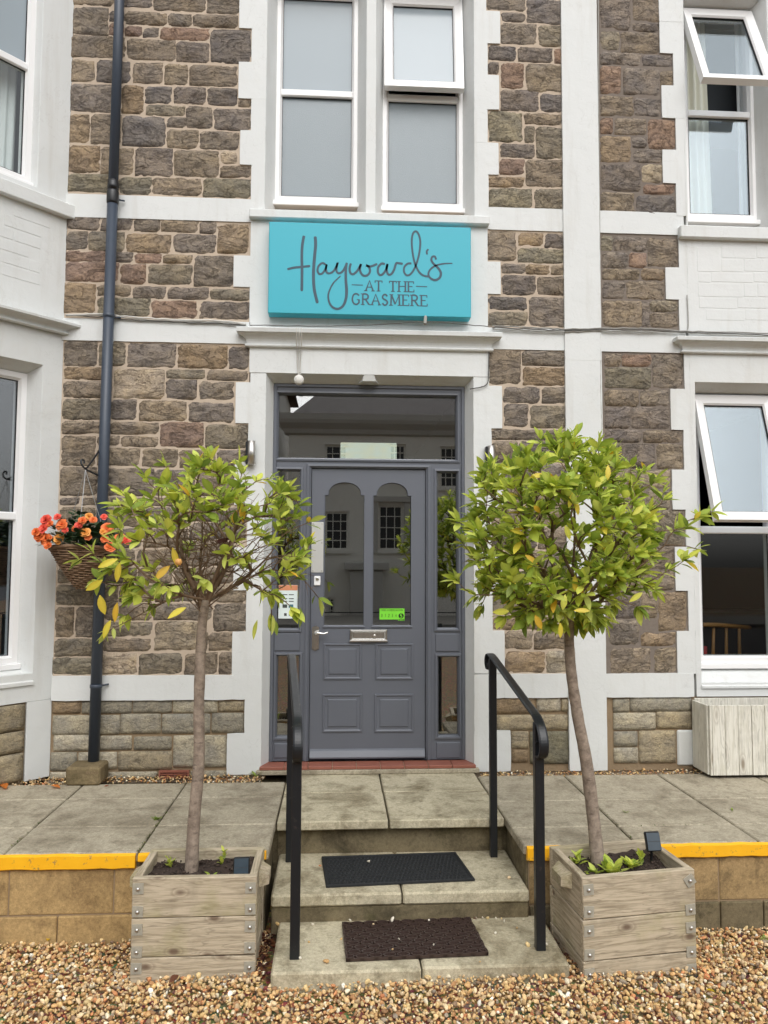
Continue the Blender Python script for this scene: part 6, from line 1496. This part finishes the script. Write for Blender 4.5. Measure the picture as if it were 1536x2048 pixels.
def flower(p, d, s_, mat, seed, parent):
    rnd = random.Random(seed); x, y, z = frame_of(Vector(d)); vs, fs = [], []
    for ring_, (n_, til, ln) in enumerate(((7, 88, 1.0), (7, 66, .88), (6, 46, .72), (4, 22, .5))):
        for k in range(n_):
            an = k * 6.283 / n_ + ring_ * .5 + rnd.uniform(-.15, .15); tl = R(til + rnd.uniform(-8, 8)); rd = x * math.cos(an) + z * math.sin(an); pd_ = y * math.cos(tl) + rd * math.sin(tl); sd_ = y.cross(rd).normalized(); l = s_ * ln * rnd.uniform(.85, 1.15); kk = len(vs)
            up = pd_.cross(sd_)
            for t, w, c in ((0, .08, 0), (.4, .42, .05), (.8, .5, .02), (1.0, .25, -.08)):
                for q in (-1, 0, 1): vs.append(Vector(p) + pd_ * l * t + sd_ * q * w * l + up * (c * l + abs(q) * .12 * l * t))
            for i in range(3):
                for q in (0, 1): fs.append((kk + i * 3 + q, kk + i * 3 + q + 1, kk + i * 3 + q + 4, kk + i * 3 + q + 3))
    make('flower', vs, fs, mat, parent, True)
rfl = random.Random(12); FL = [(92,1040,'petal_coral',.042),(88,1056,'petal_coral',.04),(80,1072,'petal_orange',.046),(93,1079,'petal_orange',.044),(118,1078,'petal_amber',.04),(124,1050,'petal_orange',.042),(115,1034,'petal_coral',.026),(158,1050,'petal_coral',.03),(165,1042,'petal_orange',.032),(178,1034,'petal_amber',.032),(170,1065,'petal_amber',.036),(215,1056,'petal_orange',.04),(208,1034,'petal_coral',.024),(210,1078,'petal_orange',.03),(220,1094,'petal_orange',.038),(240,1076,'petal_orange',.038),(252,1080,'petal_coral',.034),(96,1090,'petal_orange',.03),(72,1064,'petal_orange',.034),(100,1048,'petal_orange',.03),(186,1040,'petal_orange',.026),(230,1086,'petal_coral',.03),(150,1058,'petal_orange',.026),(176,1074,'petal_orange',.026),(206,1064,'petal_amber',.026),(130,1060,'petal_coral',.024)]
for i, (x, y, m_, s_) in enumerate(FL):
    Yf = BY - .15 - .05 * random.random(); p = PY(x, y, Yf); d = Vector((p.x - bc.x, -.5, .25)); flower(p, d, s_ * .85, m_, i, hb_)
vs, fs = [], []
rf = random.Random(8)
for k in range(330):
    a = rf.uniform(0, 6.28); r_ = Rr_ * 1.25 * math.sqrt(rf.random()); p = Vector((bc.x + r_ * math.cos(a), BY + r_ * math.sin(a) * 1.0, zr_ + .02 + .2 * (1 - (r_ / Rr_ / 1.3) ** 2) * rf.random() + rf.uniform(-.03, .03)))
    d = Vector((math.cos(a), math.sin(a), rf.uniform(-.3, 1))).normalized(); x, y, z = frame_of(d); l = rf.uniform(.04, .075); kk = len(vs); s_ = rf.uniform(-.5, .5)
    for q, t in ((0, 0), (-.36, .35), (.36, .3), (-.3, .72), (.26, .68), (.05, 1.0)): vs.append(p + x * q * l + y * t * l + z * (abs(q) * .2 + s_ * t * .2) * l)
    fs += [(kk, kk + 2, kk + 1), (kk + 1, kk + 2, kk + 4, kk + 3), (kk + 3, kk + 4, kk + 5)]
tag(make('begonia_leaves', vs, fs, 'begonia_leaf', hb_), kind='stuff')

# ------------------------------------------------------------------ limed timber box under the right window
wx0, wy0 = 2.40, -.25; wz1 = 0.872
wb = tag(empty('timber_box', (wx0 + .5, -.13, TZ + .015)), 'whitewashed timber plank box planter standing under the right window', 'planter box')
def upright(x0, x1, y0, y1, z0, z1, name='board'):
    MB().box(x0 + .0012, x1 - .0012, y0 + .0, y1, z0, z1, .002).done(name, 'limed_wood', wb)
xx = wx0 + .006
for w in (.018, .086, .088, .09, .085, .088, .09, .087, .088, .09):
    upright(xx, xx + w, wy0 + random.uniform(-.002, .002), wy0 + .018, TZ + .02, wz1); xx += w
upright(wx0 - .004, wx0 + .012, wy0 + .019, -.13, TZ + .022, wz1 - .002); upright(wx0 - .004, wx0 + .012, -.129, -.02, TZ + .022, wz1 - .002)
upright(xx, xx + .016, wy0 + .019, -.02, TZ + .022, wz1); upright(wx0 + .012, xx, -.035, -.02, TZ + .02, wz1 + .01, 'back_board')
MB().box(wx0 + .014, xx - .002, wy0 + .02, -.036, TZ + .02, wz1 - .05).done('soil', 'soil', wb)
for fx_ in (wx0 + .08, xx - .1): MB().box(fx_, fx_ + .05, wy0 + .03, -.05, TZ + .001, TZ + .0195).done('foot', 'dark_wood', wb)

# ------------------------------------------------------------------ loose things: pebbles on the steps, fallen leaves, leaf litter
SP = [(605, 1701), (655, 1702), (670, 1700), (760, 1700), (785, 1698), (640, 1733), (737, 1725), (1018, 1757), (700, 1842), (747, 1850), (785, 1841), (823, 1838), (858, 1842), (890, 1834), (937, 1838), (683, 1879), (798, 1879), (785, 1900), (867, 1891), (653, 1927), (600, 1918), (555, 1850), (625, 1850), (618, 1885), (610, 1882), (952, 1838), (965, 1836), (975, 1838), (992, 1838), (1003, 1838), (1008, 1844), (1012, 1833), (1047, 1840), (1034, 1857), (991, 1868), (1056, 1892), (1093, 1890), (960, 1925)]
for i, (x, y) in enumerate(SP):
    top = y < 1765
    on_mat = (not top) and 690 < x < 950 and 1838 < y < 1912
    z_ = .2205 if top else (.1065 if on_mat else .0905)
    if top and 650 < x < 930 and 1712 < y: z_ = .235
    p = PZ(x, y, z_); s_ = random.choice((.006, .008, .007, .011)) * (1.35 if i in (19, 8, 35) else 1)
    v, f, c = pebble_arrays(np.array([[p.x, p.y, z_ + s_ * .55]]), np.array([s_]))
    if i % 2 == 0: c[:, :3] = np.array(srgb(226, 218, 200))
    o = fast_mesh('pebble', v, f, c, 'pebble', (p.x, p.y, z_)); tag(o, 'small stray pebble lying on the middle concrete step' if top else ('small stray pebble caught on the brown ring mat' if on_mat else 'small stray pebble lying on the bottom concrete step'), 'pebble', 'stray pebbles on the middle step' if top else ('stray pebbles on the ring mat' if on_mat else 'stray pebbles on the bottom step'))
def fallen(label, p, l, yaw, mat_kind, grp='fallen leaves'):
    me = leaf_mesh('fallen_leaf', l, .5 * l, .5, .05 * l, mat_kind, 4)
    o = bpy.data.objects.new('fallen_leaf', me); COL.objects.link(o); o.location = p + Vector((0, 0, l * .08)); o.rotation_euler = (random.uniform(-.15, .25), random.uniform(-.4, .4), yaw); tag(o, label, 'leaf', grp)
BR = srgb(176, 112, 62); ORG = srgb(214, 128, 60); YLW = srgb(226, 196, 60)
fallen('curled orange leaf on the slab in front of the stone block', PZ(120, 1578, TZ), .07, 1.2, ORG)
fallen('orange leaf at the left edge by the bay wall', PZ(12, 1580, TZ), .09, .6, ORG)
fallen('small red-brown leaf on the slab right of the stone block', PZ(218, 1572, TZ), .03, 2.0, srgb(170, 90, 60))
fallen('bright yellow leaf on the gravel at the left', PZ(95, 1883, .02), .035, .3, YLW)
fallen('brown leaf standing against the front of the left planter', Vector((-.66, -1.745, .03)), .06, 2.7, srgb(120, 80, 62))
fallen('brown leaf beside the ring mat on the bottom step', PZ(955, 1838, .09), .03, .9, srgb(150, 70, 66))
for k, (x, y) in enumerate(((1470, 1968), (1430, 1985), (1395, 1975))): fallen(('yellow leaf fallen on the gravel at the right edge', 'yellowish leaf on the gravel below the right planter', 'pale yellow leaf near the corner of the right planter')[k], PZ(x, y, .02), .035, k * 1.3, YLW)
vs, fs, cs = [], [], []; rl = random.Random(4)
spots = [(1.0 + rl.uniform(0, .06), rl.uniform(-1.8, -1.4), .02 + rl.uniform(0, .03)) for _ in range(120)] + [(-.32 + rl.uniform(-.015, .03), rl.uniform(-1.75, -1.4), .01 + rl.uniform(0, .03)) for _ in range(110)] + [(rl.uniform(-2.2, -.55), rl.uniform(-.17, -.03), TZ + rl.uniform(-.005, .008)) for _ in range(110)] + [(rl.uniform(1.0, 2.3), rl.uniform(-.1, -.02), TZ + rl.uniform(-.008, .004)) for _ in range(50)]
for (x, y, z) in spots:
    if x < -1.83 and y > (x + 1.83) * -1.1 - .05: continue
    me = LM_Y[0]; a = rl.uniform(0, 6.28); d = Vector((math.cos(a), math.sin(a), rl.uniform(-.2, .4))); fx3, fy3, fz3 = frame_of(d); l = rl.uniform(.018, .045); m3 = Matrix(((fx3.x, fy3.x, fz3.x), (fx3.y, fy3.y, fz3.y), (fx3.z, fy3.z, fz3.z))); kk = len(vs)
    vs += [tuple(m3 @ (q.co * l) + Vector((x, y, z))) for q in me.vertices]; fs += [[i + kk for i in f.vertices] for f in me.polygons]
    c = rl.choice([srgb(110, 70, 50), srgb(88, 52, 46), srgb(140, 92, 60), srgb(70, 46, 40)] if y < -1 else [srgb(196, 138, 78), srgb(170, 120, 70), srgb(150, 100, 62)]); cs += [(*c, 1)] * len(me.vertices)
tag(make('leaf_litter', vs, fs, 'leaf', None, True, cols=cs), 'dead brown leaf litter gathered beside the steps and along the wall', 'leaf litter', kind='stuff')
vs, fs, cs = [], [], []                                         # moss and grass in the open slab joints
for (ax, ay, bx_, by_, n_) in ((-.935, -1.35, -.935, -.75, 70), (1.485, -1.3, 1.485, -.7, 26), (1.5, -1.10, 2.4, -1.10, 18), (-1.56, -1.3, -1.56, -.6, 14)):
    for _ in range(n_):
        t = rl.random() ** 1.5; p = Vector((ax + (bx_ - ax) * t + rl.uniform(-.006, .006), ay + (by_ - ay) * t + rl.uniform(-.006, .006), TZ - .004)); me = LM_D[0]; a = rl.uniform(0, 6.28); d = Vector((math.cos(a), math.sin(a), rl.uniform(.4, 1.5))); fx3, fy3, fz3 = frame_of(d); l = rl.uniform(.006, .016); m3 = Matrix(((fx3.x, fy3.x, fz3.x), (fx3.y, fy3.y, fz3.y), (fx3.z, fy3.z, fz3.z))); kk = len(vs)
        vs += [tuple(m3 @ (q.co * l) + p) for q in me.vertices]; fs += [[i + kk for i in f.vertices] for f in me.polygons]; cs += [(*rl.choice([srgb(96, 112, 50), srgb(74, 88, 40), srgb(120, 124, 66)]), 1)] * len(me.vertices)
tag(make('joint_moss', vs, fs, 'leaf', None, True, cols=cs), 'green moss growing along the open joints of the paving slabs', 'moss', kind='stuff')

# ------------------------------------------------------------------ inside the right ground-floor window: a spindle-back chair, a lamp on a sill
ch = tag(empty('dining_chair', (2.95, .85, .35)), 'wooden spindle-back chair inside the lower right window', 'chair')
zc_ = PZZ(1500, 1250, .7)
MB().tube(smooth_path([(2.42, .72, zc_ - .04), (2.62, .66, zc_), (2.9, .64, zc_ + .005), (3.2, .68, zc_ - .02)], 6), .017, 8).done('back_rail', 'chair_wood', ch, True)
for k in range(6):
    x = 2.6 + k * .1; MB().tube([(x, .66, zc_), (x - .03 + .012 * k, .72, zc_ - .45)], [.011, .016], 8).done('spindle', 'chair_wood', ch, True)
MB().box(2.45, 3.1, .55, 1.05, zc_ - .5, zc_ - .45, .015).done('seat', 'chair_wood', ch)
for x in (2.5, 3.05):
    for y in (.6, 1.0): MB().tube([(x, y, zc_ - .48), (x, y, .35)], .02, 8).done('leg', 'chair_wood', ch, True)
dc = MB()
for k in range(9): dc.tube([(2.36 + .05 * k, .62, zc_ - .5), (2.38 + .05 * k, .60, zc_ - .25 - .01 * k), (2.40 + .05 * k, .63, zc_ - .06 - .012 * k)], .028, 8)
tag(dc.done('red_throw', 'red_cloth', None, True), 'dark red throw over a seat inside the lower right window', 'throw')
tag(MB().lathe([(.03, 0), (.035, .01), (.03, .09), (.04, .1), (.062, .14), (.066, .19), (.05, .2)], (2.72, 1.2, zc_ + .08), 16).done('glass_lamp', 'blind_white', None, True), 'small white lamp standing inside the lower right window', 'lamp')
tag(MB().box(2.3, 3.9, 1.1, 1.6, .35, zc_ + .07, .01).done('sideboard', 'dark_wood'), 'dark sideboard inside the lower right window', 'sideboard')

# ------------------------------------------------------------------ the white house across the road (seen mirrored in the door glass)
YV = -21.0; YM = 2 * (YF + .03) - YV
vil = tag(empty('white_villa', (4, YV, 0)), 'white stucco house across the road, mirrored in the door glass', 'house')
def VX(x, y): return PY(x, y, YM).x
def VZ(x, y): return PY(x, y, YM).z
vx0, vx1 = VX(577, 900), 12.0; zc0_, zc1_ = VZ(740, 872), VZ(740, 845)
wins = [(650, 1023, 697, 1100), (757, 1010, 806, 1100), (880, 1038, 917, 1088), (650, 889, 695, 958), (778, 888, 812, 955), (880, 893, 917, 975), (655, 1195, 672, 1230), (1000, 1035, 1045, 1100), (1000, 893, 1045, 975), (1120, 1035, 1165, 1100), (1120, 893, 1165, 975)]
wr = []
for (a, c, d, e) in wins: wr.append((VX(a, (c + e) / 2), VX(d, (c + e) / 2), VZ((a + d) / 2, e), VZ((a + d) / 2, c)))
MV = lambda u, d, z: Vector((u, YV - d, z))
MB().plate(rect(vx0, vx1, -.1, zc1_), [rect(*w) for w in wr], 0, .4, MV).done('wall', 'villa_white', vil)
for w in wr:
    f = MB().rim(*w, [(0, .1), (.07, .1), (.07, .16)], MV)
    for k in (1, 2): f.box(w[0] + (w[1] - w[0]) * k / 3 - .015, w[0] + (w[1] - w[0]) * k / 3 + .015, .11, .15, w[2], w[3], M=MV)
    for k in (1, 2, 3): f.box(w[0], w[1], .11, .15, w[2] + (w[3] - w[2]) * k / 4 - .015, w[2] + (w[3] - w[2]) * k / 4 + .015, M=MV)
    f.box(w[0] - .1, w[1] + .1, -.12, .1, w[2] - .12, w[2] - .01, M=MV); wf = f.done('window', 'villa_white', vil)
    MB().box(w[0], w[1], .17, .2, w[2], w[3], M=MV).done('pane', 'black_plastic', wf)
w = wr[1]
fm = MB().box(w[0] - .26, w[0] - .03, -.14, .05, w[2] - .1, w[3] + .1, M=MV).box(w[1] + .03, w[1] + .26, -.14, .05, w[2] - .1, w[3] + .1, M=MV).box(w[0] - .34, w[1] + .34, -.2, .05, w[3] + .1, w[3] + .28, M=MV); fm.done('window_surround', 'villa_trim', vil)
vs, fs = [], []
pr = [(0, 0), (.15, .05), (.2, .2), (.4, .38), (.45, .5), (.45, .72), (0, .8)]
hC = (VZ(740, 828) - zc0_) / .8
for p, t in pr:
    z = zc0_ + t * hC; vs += [MV(vx0 - p, .3, z), MV(vx0 - p, -p, z), MV(vx1 + p, -p, z), MV(vx1 + p, .3, z)]
for i in range(len(pr) - 1):
    for j in range(3): fs.append((i * 4 + j, i * 4 + j + 1, i * 4 + j + 5, i * 4 + j + 4))
MB().add(vs, fs).done('cornice', 'villa_trim', vil)
zr0 = zc0_ + .8 * hC
MB().add([MV(vx0 + .1, .1, zr0), MV(vx1, .1, zr0), MV(vx1 - 2, 5, zr0 + 3.2), MV(vx0 + 2.6, 5, zr0 + 3.2), MV(vx0 + .1, 10, zr0), MV(vx1, 10, zr0)], [(0, 1, 2, 3), (0, 3, 4), (3, 2, 5, 4), (1, 5, 2)]).done('roof', 'slate', vil)
MB().box(vx0, vx0 + .4, 0.41, 9.6, -.1, zr0, M=MV).box(vx1 - .4, vx1, 0.41, 9.6, -.1, zr0, M=MV).done('side_wall', 'villa_white', vil)
MB().box(VX(705, 1150) - .1, VX(728, 1150) + .6, -.8, .0, -.1, VZ(715, 1140), .03, M=MV).box(VX(700, 1150) - .2, VX(728, 1150) + .8, -.95, -.001, VZ(715, 1140) + .002, VZ(715, 1125), .03, M=MV).done('porch', 'villa_trim', vil)
v2_ = tag(empty('grey_villa', (-9, YV - 3, 0)), 'greyer house further along the road, mirrored in the glass', 'house')
MB().box(-17, vx0 - .7, YV - 12, YV - 3, -.1, 9.6, .02).done('wall', 'villa_trim', v2_)
MB().add([(-17.4, YV - 2.6, 9.601), (vx0 - .3, YV - 2.6, 9.601), (vx0 - .3, YV - 12.4, 9.601), (-17.4, YV - 12.4, 9.601), (-15, YV - 7.5, 13.5), (vx0 - 3, YV - 7.5, 13.5)], [(0, 1, 5, 4), (1, 2, 5), (2, 3, 4, 5), (3, 0, 4)]).done('roof', 'slate', v2_)
for i in range(4):
    for z in (1.2, 4.2): f = MB().box(-15.5 + i * 3, -14.3 + i * 3, YV - 3, YV - 2.95, z, z + 1.7); f.done('window', 'black_plastic', v2_)
rl2 = tag(empty('iron_railing', (2, YV + 1.6, .1)), 'row of black iron railings across the road, mirrored in the door glass', 'railing')
zrt = VZ(740, 1238)
MB().box(-6, 11, YV + 1.56, YV + 1.6, zrt - .14, zrt - .11).box(-6, 11, YV + 1.56, YV + 1.6, .2, .23).done('rail', 'iron', rl2)
bars = MB()
for i in range(120):
    x = -6 + i * .142; bars.add([(x - .012, YV + 1.568, .1), (x + .012, YV + 1.568, .1), (x + .012, YV + 1.592, .1), (x - .012, YV + 1.592, .1), (x - .012, YV + 1.568, zrt), (x + .012, YV + 1.568, zrt), (x + .012, YV + 1.592, zrt), (x - .012, YV + 1.592, zrt), (x, YV + 1.58, zrt + .09)], [(0, 1, 5, 4), (1, 2, 6, 5), (2, 3, 7, 6), (3, 0, 4, 7), (4, 5, 8), (5, 6, 8), (6, 7, 8), (7, 4, 8)])
tag(bars.done('railing_bars', 'iron', rl2), kind='stuff')
